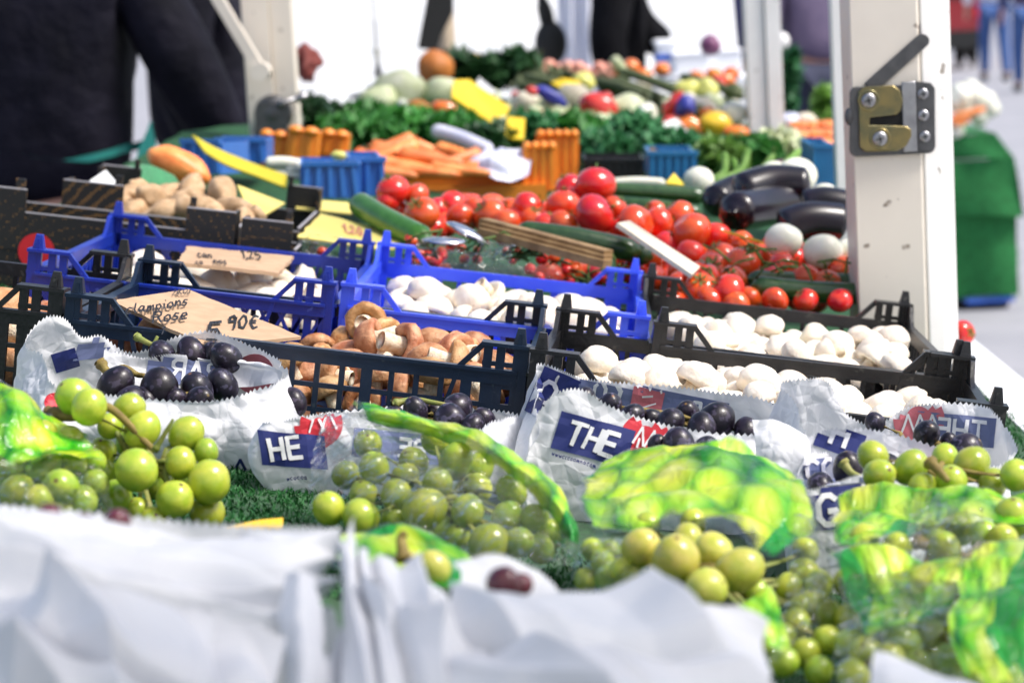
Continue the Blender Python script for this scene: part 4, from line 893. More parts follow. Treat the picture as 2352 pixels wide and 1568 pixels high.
bagobj('paper_bag', 'creased white paper bag with a pointed corner left of the red grape', [
  ('paper', sheet(patchfn([[(740,1900,.95),(850,1900,.94),(950,1900,.95),(1060,1900,.96)],[(745,1620,.99),(850,1620,.975),(950,1610,.98),(1070,1600,1.0)],[(765,1450,1.05),(850,1440,1.03),(930,1430,1.035),(1040,1440,1.05)],[(785,1330,1.10),(840,1340,1.09),(910,1350,1.085),(1020,1390,1.085)],[(806,1250,1.13),(840,1268,1.125),(905,1305,1.12),(985,1352,1.11)]]), 120, 120, .006, 9, 45, False, .003, None, (.015, folds(4, 10, .3))), 'paper_front')], 'plain paper bags in front')
bunch('red_grape_bunch', 'single dark red grape in the mouth of the front middle paper bag', 'red_grape', [(1158,1342,44,1.10),(1195,1345,30,1.105)], None, False, 46)
bagobj('paper_bag', 'small white paper corner at the bottom right edge', [
  ('paper', sheet(patchfn([[(1990,1750,1.0),(2100,1750,1.0),(2330,1750,1.0)],[(2000,1580,1.06),(2080,1590,1.05),(2280,1600,1.05)],[(2008,1510,1.09),(2050,1520,1.085),(2130,1560,1.08)]]), 50, 40, .005, 14, 48), 'paper_front')], 'plain paper bags in front')
m = MB(); q = [P(480, 1216, 1.50), P(650, 1228, 1.48), P(650, 1188, 1.53), P(600, 1192, 1.535)]
nrm = (q[1]-q[0]).cross(q[2]-q[0]).normalized()*.002
m.add(q+[p-nrm for p in q], [(0,1,2,3),(7,6,5,4),(0,4,5,1),(1,5,6,2),(2,6,7,3),(3,7,4,0)])
top(m.obj('price_card', MAT['yellow_card'], None, False), 'corner of a bright yellow card on the turf behind the front bag', 'card')
# ---------------------------------------------------------------- vegetables behind the mushroom crates
mk('tomato', (.72, .042, .016), (.80, .10, .022), 1.2, .18, .03, 5, sss=.25, ssr=(.008, .002, .001), vary=.12, huev=.012, coat=.4)
mk('calyx', (.06, .12, .018), (.11, .17, .04), 90, .7)
mk('cucumber', (.018, .060, .014), (.035, .095, .020), 70, .28, .35, 160, coat=.25)
mk('cucumber_bright', (.040, .16, .012), (.060, .21, .025), 60, .28, .3, 160, coat=.2)
mk('eggplant', (.004, .003, .007), (.009, .004, .011), 30, .27, .03, 60, coat=.12)
mk('white_veg', (.80, .79, .70), (.72, .73, .58), 25, .4, .1, 60, sss=.2, vary=.05)
mk('potato', (.50, .315, .165), (.64, .44, .26), 1.8, .7, .4, 6, speck=(.26, .15, .07), spk=(5, .68), vary=.08)
mk('carrot', (.80, .19, .04), (.88, .34, .10), 45, .4, .3, 120, sss=.1, vary=.22)
mk('orange_plastic', (.90, .29, .03), (.84, .26, .025), 20, .38, .05, 90)
mk('blue_tray', (.035, .17, .52), (.03, .14, .45), 15, .4, .05, 90)
mk('yellow_pale', (.80, .68, .20), (.76, .62, .16), 12, .7)
mk('yellow_olive', (.55, .46, .02), (.48, .40, .015), 12, .7)  # dark yellow of the folded card
mk('yellow_bright', (.82, .55, .015), (.80, .60, .04), 8, .5)
mk('white_card', (.84, .84, .82), rough=.6)
mk('wood_slat', (.20, .115, .045), (.34, .22, .10), 50, .7, .4, 160)
mk('pale_wood', (.78, .72, .60), (.68, .60, .46), 30, .7, .2, 120)
mk('leaf_dark', (.014, .055, .014), (.03, .10, .028), 60, .5, vary=.3, transl=.25)
mk('leaf_mid', (.035, .19, .025), (.08, .30, .055), 60, .5, vary=.3, transl=.3)
mk('leaf_blue', (.035, .17, .060), (.075, .27, .10), 60, .55, vary=.3, transl=.25)
mk('leaf_light', (.16, .34, .05), (.26, .44, .10), 60, .5, vary=.25, transl=.35)
mk('leaf_olive', (.075, .10, .035), (.13, .15, .06), 60, .6, vary=.3)
mk('lettuce', (.52, .58, .30), (.72, .73, .58), 20, .5, .2, 60, transl=.3)
mk('pepper_orange', (.78, .15, .02), (.82, .24, .02), 15, .2, coat=.4)
mk('pepper_red', (.60, .02, .02), (.66, .05, .03), 15, .2, coat=.4)
mk('pepper_yellow', (.80, .55, .03), (.76, .48, .02), 15, .2, coat=.4)
mk('pumpkin', (.50, .17, .03), (.42, .13, .025), 20, .6, .2, 60)
mk('radish', (.72, .28, .20), (.80, .40, .30), 30, .4, vary=.15)
mk('turnip', (.66, .58, .42), (.78, .72, .60), 15, .45, .1, 60, vary=.1)
mk('cabbage', (.52, .58, .30), (.70, .73, .50), 18, .5, .2, 50, vary=.1)
mk('apple_yellow', (.66, .62, .14), (.60, .60, .16), 15, .3, coat=.3)
mk('navy_wrap', (.03, .04, .28), (.05, .06, .36), 20, .4)
mk('lilac_wrap', (.55, .57, .72), (.75, .75, .84), 20, .35)
mk('red_cabbage', (.14, .03, .09), (.25, .10, .20), 30, .4)
mk('crate_teal', (.02, .16, .36), (.025, .20, .44), 30, .4)
mk('foil', (.75, .75, .78), rough=.22, metal=1, bump=.5, bs=70)
mk('riser_turf', (.005, .05, .013), (.010, .085, .024), 90, .85, .8, 400)
def off(o, c):
    o.location = c; return o
def blob(name, label, cat_, u, v, ru, rv, D, mat, group=None, wob=.12, tilt=0, seed=0, k=None, wsc=1.3):
    c = P(u, v, D); a, b = ru*pxm(D), rv*pxm(D)
    m = MB(); m.ell((0, 0, 0), (a, (k or min(a, b)), b), 20, 14, (0, tilt, 0), wob, seed, wsc)
    return top(link(name, m.mesh(name, MAT[mat]), None, c), label, cat_, group)
def card(name, label, cat_, pts, mat, th=.0022, writing=None):
    q = [P(*p) for p in pts]; c = sum(q, Vector())/len(q)
    n = (q[1]-q[0]).cross(q[-1]-q[0]).normalized()
    if n.dot(EYE-c) < 0: n = -n; 
    k_ = len(q); m = MB()
    m.add([p for p in q]+[p-n*th for p in q], [tuple(range(k_)), tuple(range(2*k_-1, k_-1, -1))]+[(i, i+k_, (i+1) % k_+k_, (i+1) % k_) for i in range(k_)])
    o = m.obj(name, MAT[mat], None, False, c); o.location = c
    return top(o, label, cat_)
def heap_fill(name, label, cat_, group, pts, mesh_list, rng, rots=True):
    out = []
    for u, v, r, D in pts:
        s_ = r*pxm(D)
        o = link(name, mesh_list[rng.randrange(len(mesh_list))], None, P(u, v, D), (rng.uniform(-.7, .7), rng.uniform(-.7, .7), rng.uniform(0, 6)) if rots else (0, 0, 0), (s_,)*3)
        out.append(top(o, label, cat_, group))
    return out
# sloping turf-covered step that lifts the far produce
st = thing('display_step', 'turf covered step under the vegetables at the far half of the stall', 'display step')
m = MB()
def stepf(s, t):
    y = 2.74+t*3.4; x0 = -.66+max(0, y-4.5)*.30; x = x0+s*(.54-x0)
    return (x, y, .004+(.022 if t > 0 else 0)+.12*max(0, t-.12)+.004*NZ.noise(Vector((x*8, y*8, 0))))
m.grid(stepf, 40, 60); m.obj('turf_cover', MAT['riser_turf'], st)
# tomatoes
def tomato_mesh(seed):
    m = MB(); n = 28; prof = [(0, .74)]
    for i in range(1, 15):
        a = math.pi*i/15; prof.append((math.sin(a), math.cos(a)*.86+(-.10 if i < 2 else 0)))
    prof.append((0, -.84)); m.lathe(prof[::-1], n)
    for i, (x, y, z) in enumerate(m.v):
        a = math.atan2(y, x); f = 1+.018*math.cos(5*a+seed)*(1 if z > 0 else .4)+.05*NZ.noise(Vector((x, y, z))*1.2+Vector((seed*4, 0, 0)))
        m.v[i] = (x*f, y*f, z)
    return m.mesh('tomato', MAT['tomato'])
def calyx_mesh(seed):
    m = MB(); q = random.Random(seed)
    for i in range(6):
        a = i*math.pi/3+q.uniform(-.2, .2); L = q.uniform(.45, .65); d = Vector((math.cos(a), math.sin(a), 0)); s_ = Vector((-d.y, d.x, 0))
        m.add([d*.04+Vector((0, 0, .75)), d*L*.5+s_*.09+Vector((0, 0, .84)), d*L+Vector((0, 0, .86+q.uniform(-.05, .12))), d*L*.5-s_*.09+Vector((0, 0, .84))], [(0, 1, 2, 3)])
    m.tube([(0, 0, .72), (.02, .01, .9), (.08, .03, 1.08)], [.07, .05, .06], 7)
    return m.mesh('calyx', MAT['calyx'])
TM = [tomato_mesh(i) for i in range(4)]; CM = [calyx_mesh(i) for i in range(3)]
TOM = [(902,438,37),(891,463,27),(958,450,28),(968,492,40),(1039,467,30),(1057,499,31),(1126,492,37),(1090,480,28),(1213,477,35),(1170,484,29),(1163,513,32),(1193,498,26),(1368,425,44),(1307,429,30),(1294,474,40),(1365,494,46),(1318,455,28),(1294,514,33),(1258,517,30),(1412,477,28),(1459,516,43),(1513,512,34),(1559,495,35),(1503,487,26),(1588,532,44),(1646,545,34),(1700,562,32),(1779,570,31),(1655,591,35),(1704,605,40),(1800,614,36),(1821,595,29),(1873,611,33),(1917,597,34),(1933,620,33),(1586,587,34),(1501,591,34),(1563,624,29),(1636,616,35),(1613,636,40),(1684,643,34),(1609,664,38),(1671,669,40),(1721,685,27),(1365,580,26),(1435,602,24),(1455,622,31),(1010,480,26),(1535,560,30),(1745,590,32),(1850,640,32),(1560,655,30),(1770,640,32),(1630,690,32),(1780,690,30),(1900,650,30),(1470,560,30),(1430,530,30),(1225,500,28),(1120,515,26),(1545,690,30),(1500,640,30),(1690,700,30),(1850,690,28),(1930,690,28),(2212,765,28)]
g = random.Random(21)
for i, (u, v, r) in enumerate(TOM):
    D = 2.80+(650-v)*.0019-(r-32)*.004
    if u > 2100: D = 2.95
    o = link('tomato', TM[g.randrange(4)], None, P(u, v, D), (g.uniform(-1.3, .7), g.uniform(-.9, .9), g.uniform(0, 6)), (r*1.08*pxm(D),)*3)
    lab = 'ripe red tomato heaped behind the mushroom crates'
    if i == 12: lab = 'big red tomato topping the whole tomato heap'
    elif i == 0: lab = 'red tomato touching the tip of the bright green cucumber'
    elif u > 2100: lab = 'lone red tomato seen past the latch post by the white table edge'
    top(o, lab, 'tomato', 'red tomatoes heaped on the stall')
    if g.random() < .85: link('calyx', CM[g.randrange(3)], o)
for i in range(64):
    u = g.uniform(1250, 1960) if i > 20 else g.uniform(890, 1260); v = g.uniform(455, 525) if i <= 20 else g.uniform(500+max(0, u-1500)*.12, 660+max(0, u-1500)*.05)
    D = 2.86+(650-v)*.0019; r = g.uniform(28, 36)
    top(link('tomato', TM[g.randrange(4)], None, P(u, v+12, D), (g.uniform(-1.3, .7), g.uniform(-.9, .9), g.uniform(0, 6)), (r*pxm(D),)*3), 'ripe red tomato heaped behind the mushroom crates', 'tomato', 'red tomatoes heaped on the stall')
m = MB(); m.box((-.135, 2.725, .006), (.155, 2.90, .016)); m.box((-.135, 2.725, .016), (.155, 2.731, .034)); m.box((-.135, 2.894, .016), (.155, 2.90, .034))  # added tray, put in only to darken the gaps below the fruit
top(m.obj('plastic_tray', MAT['black_plastic'], None, False), 'added flat black backing under the cherry tomatoes', 'tray')
# small cherry tomatoes in clear punnets and on the vine
CH = [(g.uniform(930, 1245), g.uniform(545, 600), g.uniform(9, 13)) for _ in range(26)]+[(g.uniform(1150, 1330), g.uniform(590, 660), g.uniform(11, 16)) for _ in range(13)]+[(950, 555, 18), (1000, 600, 16), (1020, 620, 18), (950, 600, 17), (740, 578, 14)]
for u, v, r in CH:
    D = 2.79+(650-v)*.0006
    if u < 800: D = 2.74
    top(link('cherry_tomato', TM[g.randrange(4)], None, P(u, v, D), (g.uniform(-1, 1), g.uniform(-1, 1), 0), (r*pxm(D),)*3), 'small cherry tomato in the punnets behind the sky blue crate', 'cherry tomato', 'cherry tomatoes behind the sky blue crate')
def vine(label, us, v0, v1, D, n, seed):
    q = random.Random(seed); m = MB()
    for _ in range(n):
        p = P(q.uniform(*us), q.uniform(v0, v1), D); d = Vector((q.uniform(-1, 1), q.uniform(-.3, .3), q.uniform(-.6, .6)))*.02
        m.tube([p-d, p+Vector((0, 0, .004)), p+d], .0016, 5)
        for _k in range(3):
            a = p+d*q.uniform(-1, 1); e = Vector((q.uniform(-1, 1), q.uniform(-1, 1), q.uniform(-1, 1)))*.008; m.add([a-e*.3, a+Vector((0, 0, .002)), a+e], [(0, 1, 2)])
    c = P(sum(us)/2, v1, D); o = m.obj('tomato_vine', MAT['calyx'], None, True, c); o.location = c; o['kind'] = 'stuff'
    return top(o, label, 'tomato vines')
vine('dark green tomato stems tangled over the cherry tomatoes', (930, 1250), 540, 600, 2.77, 26, 4)
vine('dark green tomato stems in the right half of the tomato heap', (1560, 1960), 560, 640, 2.76, 20, 5)
vine('dark green tomato stems behind the sky blue crate near its far corner', (1280, 1500), 600, 680, 2.76, 20, 6)
def punnet(label, u0, u1, v0, v1, D):
    a, b = P(u0, v1, D), P(u1, v1, D); h = (P(u0, v0, D)-a).length; c = (a+b)/2; w = (b-a).length/2
    m = MB()
    m.box((-w, 0, 0), (w, .0008, h)); m.box((-w, .09, 0), (w, .0908, h)); m.box((-w, .001, 0), (-w+.0008, .0898, h)); m.box((w-.0008, .001, 0), (w, .0898, h)); m.box((-w-.004, -.004, h), (w+.004, -.0002, h+.002))
    t = m.obj('punnet', MAT['clear_film'], None, False); t.location = c
    return top(t, label, 'punnet')
punnet('clear plastic punnet of cherry tomatoes behind the sky blue crate', 945, 1090, 575, 640, 2.74)
punnet('clear plastic punnet with an upright corner beside the brown slat', 1095, 1170, 560, 630, 2.735)
punnet('clear punnet showing one tomato beside the yellow card', 690, 800, 560, 605, 2.735)
for lab, rows, sd_ in (('crinkled clear plastic bag on the punnet behind the sky blue crate', [[(1100, 640, 2.73), (1170, 645, 2.73), (1250, 640, 2.73)], [(1080, 600, 2.745), (1150, 590, 2.74), (1230, 610, 2.745)]], 50),
                       ('crinkled clear plastic bag with white lettering near the cherry tomatoes', [[(1185, 650, 2.72), (1240, 645, 2.715), (1300, 640, 2.72)], [(1195, 620, 2.75), (1235, 598, 2.745), (1290, 630, 2.75)]], 51)):
    m = sheet(patchfn(rows), 30, 20, .006, 26, sd_); c = P(*rows[0][1]); o = m.obj('film_bag', MAT['clear_film'], None, True, c); o.location = c; top(o, lab, 'bag')
# cucumbers and other long things
def longveg(name, label, cat_, pts, r, mat, group=None, taper=(.55, .8), n=22):
    q = [P(*p) for p in pts]; m = MB(); sp_ = [spline(q, i/n) for i in range(n+1)]; D = pts[0][2]
    rr = []
    for i in range(n+1):
        s_ = i/n; e = min(1, (s_/.10)**.5 if s_ > 0 else .12, ((1-s_)/.08)**.5 if s_ < 1 else .12)
        rr.append(r*pxm(D)*max(.15, e)*(taper[0]+(taper[1]-taper[0])*s_ if False else 1))
    m.tube(sp_, rr, 14); c = q[0]; o = m.obj(name, MAT[mat], None, True, c); o.location = c
    return top(o, label, cat_, group)
longveg('cucumber', 'bright green cucumber pointing up left of the tomatoes', 'cucumber', [(815, 462, 3.0), (885, 505, 2.92), (985, 555, 2.84)], 29, 'cucumber_bright')
longveg('cucumber', 'dark cucumber behind the brown slat below the tomato heap', 'cucumber', [(1180, 530, 2.84), (1320, 548, 2.83), (1475, 580, 2.83)], 27, 'cucumber')
longveg('cucumber', 'upper dark cucumber behind the tomatoes beside the eggplants', 'cucumber', [(1395, 437, 3.30), (1500, 443, 3.30), (1625, 452, 3.30)], 20, 'cucumber')
longveg('cucumber', 'lower dark cucumber behind the tomatoes beside the eggplants', 'cucumber', [(1380, 468, 3.26), (1500, 476, 3.25), (1615, 492, 3.24)], 20, 'cucumber')
longveg('cucumber', 'dark cucumber in front of the tomatoes against the latch post', 'cucumber', [(1722, 655, 2.765), (1850, 668, 2.765), (2010, 676, 2.765)], 25, 'cucumber')
longveg('cucumber', 'dark cucumber lying beneath another against the latch post', 'cucumber', [(1712, 640, 2.80), (1850, 645, 2.82), (2010, 650, 2.82)], 22, 'cucumber')
longveg('cucumber', 'dark cucumber low on the tomatoes with its end under the brown slat', 'cucumber', [(1290, 545, 2.86), (1400, 566, 2.85), (1500, 592, 2.84)], 24, 'cucumber')
def slat(name, label, pts, w, h, mat):
    a, b = P(*pts[0]), P(*pts[1]); m = MB()
    for k_ in range(3): m.bar(a+Vector((0, (k_-1)*h*.9, k_*h*.55)), b+Vector((0, (k_-1)*h*.9, k_*h*.55)), w, h)
    o = m.obj(name, MAT[mat], None, False, a); o.location = a
    return top(o, label, 'slat')
slat('wooden_stake', 'brown bundled wooden slat lying across the cherry tomatoes', [(1108, 530, 2.80), (1395, 605, 2.72)], .022, .009, 'wood_slat')
card('wooden_stake', 'pale white topped wooden slat stuck into the tomatoes', 'slat', [(1418, 512, 2.77), (1446, 506, 2.82), (1608, 612, 2.75), (1590, 630, 2.70)], 'pale_wood', .005)
blob('foil_lid', 'silvery foil strip lying nearest the yellow card', 'foil', 1075, 535, 55, 12, 2.78, 'foil', tilt=.35, seed=3, k=.02)
blob('foil_lid', 'white foil lid over the cherry tomatoes', 'foil', 1020, 553, 52, 9, 2.75, 'foil', tilt=-.05, seed=4, k=.02)
# eggplants, white bulbs
for i, (pts, r, lab) in enumerate(([[(1690, 446, 3.12), (1770, 424, 3.14), (1862, 430, 3.14)], 46, 'topmost glossy eggplant of the heap'], [[(1678, 488, 3.02), (1740, 478, 3.08), (1815, 462, 3.14)], 47, 'eggplant with its blunt end towards the tomatoes'],
     [[(1790, 528, 2.98), (1860, 506, 2.99), (1945, 512, 3.0)], 44, 'eggplant lowest on the heap by the latch post'], [[(1840, 478, 3.06), (1900, 470, 3.06), (1975, 486, 3.06)], 42, 'eggplant at the middle of the heap by the latch post'], [[(1632, 470, 3.16), (1690, 440, 3.2), (1770, 425, 3.22)], 40, 'eggplant half hidden at the left end of the heap'])):
    longveg('eggplant', lab, 'eggplant', pts, r, 'eggplant', 'eggplants')
for u, v, r, D, lab in ((1800, 552, 44, 2.88, 'white kohlrabi under the eggplants nearest the tomatoes'), (1890, 578, 46, 2.86, 'white kohlrabi under the eggplants in the middle'), (1955, 580, 36, 2.88, 'white kohlrabi cut off by the latch post'), (1830, 405, 48, 3.3, 'large white kohlrabi above the eggplants'), (1605, 415, 36, 3.45, 'white kohlrabi left of the green fennel tops'), (1895, 450, 32, 3.25, 'small white kohlrabi between eggplants and latch post'), (1780, 402, 36, 3.4, 'white kohlrabi half behind the fennel')):
    blob('kohlrabi', lab, 'kohlrabi', u, v, r, r*.9, D, 'white_veg', 'white kohlrabi', .06, seed=u)
card('price_card', 'yellow card under the eggplants', 'card', [(1655, 530, 2.95), (1740, 555, 2.92), (1790, 575, 2.90), (1700, 545, 2.95)][::-1], 'yellow_bright')
# potatoes
pm_ = []
for i in range(5):
    m = MB(); m.ell((0, 0, 0), (1.35, .78, .74), 22, 14, None, .30, i*3+1, 1.2); pm_.append(m.mesh('potato', MAT['potato']))
heap_fill('potato', 'tan potato heaped in the black cardboard tray', 'potato', 'potatoes in the black tray', [(440, 436, 36, 3.02), (510, 440, 40, 2.99), (392, 446, 36, 3.03), (350, 462, 46, 2.98), (300, 452, 38, 3.02), (420, 478, 44, 2.94), (480, 488, 40, 2.91), (540, 478, 36, 2.95), (310, 485, 36, 2.95), (370, 490, 38, 2.93), (560, 500, 30, 2.90), (285, 470, 34, 2.98), (590, 495, 26, 2.93), (450, 462, 36, 3.0), (330, 440, 30, 3.06)], pm_, g)
# black cardboard trays with dotted gold rings
def dots_mat():
    m = pm('black_card', (.012, .011, .011), rough=.55); N, L = m.node_tree.nodes, m.node_tree.links; b = N['Principled BSDF']
    tc = N.new('ShaderNodeTexCoord'); vs = []
    w = N.new('ShaderNodeTexWave'); w.wave_type = 'RINGS'; w.rings_direction = 'SPHERICAL'; w.inputs['Scale'].default_value = 34; w.inputs['Distortion'].default_value = 2.2; w.inputs['Detail Scale'].default_value = 6
    L.new(tc.outputs['Object'], w.inputs['Vector']); g1 = N.new('ShaderNodeMath'); g1.operation = 'GREATER_THAN'; g1.inputs[1].default_value = .76; L.new(w.outputs['Fac'], g1.inputs[0])
    v = N.new('ShaderNodeTexVoronoi'); v.inputs['Scale'].default_value = 300; v.inputs['Randomness'].default_value = .2; L.new(tc.outputs['Object'], v.inputs['Vector'])
    g2 = N.new('ShaderNodeMath'); g2.operation = 'LESS_THAN'; g2.inputs[1].default_value = .38; L.new(v.outputs['Distance'], g2.inputs[0])
    ml = N.new('ShaderNodeMath'); ml.operation = 'MULTIPLY'; L.new(g1.outputs[0], ml.inputs[0]); L.new(g2.outputs[0], ml.inputs[1])
    mx = N.new('ShaderNodeMix'); mx.data_type = 'RGBA'; mx.inputs[6].default_value = (.012, .011, .011, 1); mx.inputs[7].default_value = (.26, .13, .035, 1); L.new(ml.outputs[0], mx.inputs[0]); L.new(mx.outputs[2], b.inputs['Base Color'])
    MAT['black_card'] = m
dots_mat(); mk('card_edge', (.42, .40, .42), rough=.8); mk('emblem_red', (.60, .02, .03), rough=.4)
def tray(label, x0, x1, y0, y1, low, high, cws, corners=(1, 1, 1, 1)):
    c = Vector(((x0+x1)/2, (y0+y1)/2, .004)); hx, hy = (x1-x0)/2, (y1-y0)/2
    t = thing('cardboard_tray', label, 'tray', c, (0, 0, 0), 'black cardboard trays'); th = .004
    for nm, lo, hi in (('front_panel', (-hx, -hy, 0), (hx, -hy+th, low)), ('back_panel', (-hx, hy-th, 0), (hx, hy, low)), ('side_panel', (-hx, -hy+th+.0003, 0), (-hx+th, hy-th-.0003, low+.004)), ('side_panel', (hx-th, -hy+th+.0003, 0), (hx, hy-th-.0003, low+.004)), ('base', (-hx+th, -hy+th, .0004), (hx-th, hy-th, .003))):
        m = MB(); m.box(lo, hi); o = m.obj(nm, MAT['black_card'], t, False)
        if nm != 'base':
            m = MB(); m.box((lo[0]+.0004, lo[1]+.0004, hi[2]), (hi[0]-.0004, hi[1]-.0004, hi[2]+.0012)); m.obj('cut_edge', MAT['card_edge'], o, False)
    for k_, (sx, sy) in enumerate(((-1, -1), (1, -1), (-1, 1), (1, 1))):
        if not corners[k_]: continue
        cw = cws[k_]
        m = MB(); X = lambda v: sx*(hx-v); Y = lambda v: sy*(hy-v)
        def bx(a, b): m.box(tuple(min(i, j) for i, j in zip(a, b)), tuple(max(i, j) for i, j in zip(a, b)))
        bx((X(-.001), Y(-.001), low*.5), (X(cw), Y(.0035), high)); bx((X(-.001), Y(.0038), low*.5), (X(.0035), Y(cw*.7), high))
        o = m.obj('corner_flap', MAT['black_card'], t, False)
        m = MB(); bx((X(-.0006), Y(-.0006), high), (X(cw-.0004), Y(.003), high+.0014)); m.obj('cut_edge', MAT['card_edge'], o, False)
        m = MB(); bx((X(cw*.96), Y(.004), high-.002), (X(cw*.84), Y(.010), high+.012)); m.obj('tab', MAT['black_card'], o, False)
    return t
tr1 = tray('black dotted cardboard tray with a red emblem, cut by the picture edge', -.66, -.331, 2.735, 2.850, .086, .112, (.088, .056, .05, .05), (1, 1, 0, 0))
tr2 = tray('black dotted cardboard tray holding the potatoes', -.555, -.268, 2.862, 3.12, .084, .116, (.072, .03, .05, .045), (1, 0, 1, 1))
tr3 = tray('narrow black dotted cardboard tray with tall flaps behind the cardboard sign', -.322, -.258, 2.735, 2.850, .072, .107, (.058, .004, .02, .02), (1, 0, 0, 0))
m = MB(); m.lathe([(.021, 0), (.021, .0006), (0, .0007)], 28, Matrix.Translation((-.060, -.0585, .043)) @ Matrix.Rotation(R(90), 4, 'X')); m.obj('round_emblem', MAT['emblem_red'], tr1, False)
# ---- cards, signs
def flat(label, name, cat_, pts, mat, th=.003, wr=None, seed=0, wmat='ink'):
    """stiff card from four corners (top left, top right, bottom right, bottom left as one reads it); writing laid on it"""
    q = [P(*p) for p in pts]; c = sum(q, Vector())/4
    n = (q[1]-q[0]).cross(q[3]-q[0]).normalized()
    if n.dot(EYE-c) < 0: n = -n
    g_ = random.Random(seed); N_ = 26
    def ed(s, t):
        a, b = q[0].lerp(q[1], s), q[3].lerp(q[2], s); p = a.lerp(b, t)
        e = .0006*NZ.noise(Vector((s*9+seed, t*9, seed)))
        return p+n*(e+.0008*math.sin(s*3.1+seed)*math.sin(t*2.2))+(q[1]-q[0]).normalized()*(.003*NZ.noise(Vector((t*7, seed, 1))) if s in (0, 1) else 0)
    m = MB(); m.grid(ed, N_, N_); k_ = len(m.v)
    m.grid(lambda s, t: ed(s, t)-n*th, N_, N_); f2 = m.f[N_*N_:]; m.f[N_*N_:] = [f[::-1] for f in f2]
    for i in range(N_):
        for a, b in ((i, i+1), ((i+1)+N_*(N_+1), i+N_*(N_+1)), ((i+1)*(N_+1), i*(N_+1)), (i*(N_+1)+N_, (i+1)*(N_+1)+N_)): m.f.append((b, a, a+k_, b+k_))
    o = m.obj(name, MAT[mat], None, 'auto', c); o.location = c; top(o, label, cat_)
    if wr:
        w = MB()
        for txt, u, v, h, slope, lean in wr:                      # text, where it starts, letter height, slope of its line, lean of the letters
            st_, L_ = text_strokes(txt, 1.0, gap=.2, jit=.06, seed=seed+len(txt))
            for qd in ribbon(st_, .15, .12):
                vs = []
                for p in qd:
                    r = ray(u+p.x*h+p.y*h*lean, v-p.y*h*.8+p.x*h*slope); vs.append(EYE+r*((c-EYE).dot(n)/r.dot(n))+n*.0022)
                w.add(vs, [(0, 1, 2, 3)])
        w.obj('lettering', MAT[wmat], o, False, c)
    return o
flat('brown cardboard price sign reading 5,90 euro on the brown mushrooms', 'price_sign', 'sign', [(255, 690, 2.09), (432, 664, 2.22), (692, 772, 2.075), (470, 792, 1.985)], 'cardboard', .003,
     [('clampions', 288, 727, 27, -.15, .1), ('Rose', 350, 746, 31, -.12, .1), ('HKO3', 398, 680, 13, -.03, .3), ('V', 362, 768, 20, 0, 0) if False else ('1', 366, 772, 22, 0, .3), ('5', 474, 786, 54, 0, .1), ('90\u20ac', 522, 760, 36, -.02, .1)], 3)
flat('brown cardboard sign with faded writing on the white mushrooms in the royal blue crate', 'price_sign', 'sign', [(432, 565, 2.60), (675, 588, 2.62), (640, 627, 2.50), (405, 602, 2.46)], 'cardboard', .004,
     [('can', 455, 594, 17, .05, -.2), ('nos', 492, 609, 17, .05, -.2), ('1,25', 556, 596, 22, .05, -.2), ('ca', 450, 611, 14, .05, -.2)], 6)
flat('pale yellow price card with faded red writing beside the royal blue crate', 'price_card', 'card', [(738, 490, 2.98), (942, 543, 2.92), (893, 573, 2.80), (684, 545, 2.80)], 'yellow_pale', .002, [('1,20', 790, 535, 22, .2, -.2)], 8, 'print_red_pale')
card('price_card', 'pale yellow card standing behind the potatoes', 'card', [(545, 424, 3.05), (655, 466, 3.05), (612, 492, 2.96), (570, 480, 2.96)], 'yellow_pale')
card('price_card', 'pale yellow strip lying in front of the blue trays', 'card', [(672, 455, 3.2), (800, 465, 3.2), (808, 490, 3.1), (680, 478, 3.1)], 'yellow_pale')
card('price_card', 'white folded card corner above the black tray of potatoes', 'card', [(205, 416, 3.05), (243, 390, 3.08), (278, 430, 3.03), (240, 432, 3.02)], 'white_card')
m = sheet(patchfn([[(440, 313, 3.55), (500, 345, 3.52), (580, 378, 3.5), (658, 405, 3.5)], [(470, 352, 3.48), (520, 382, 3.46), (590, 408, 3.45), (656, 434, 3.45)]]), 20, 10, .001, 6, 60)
c = P(500, 400, 3.5); o = m.obj('price_card', MAT['yellow_olive'], None, True, c); o.location = c; md = o.modifiers.new('card', 'SOLIDIFY'); md.thickness = .003; top(o, 'dark olive yellow price card leaning on the blue trays', 'card')
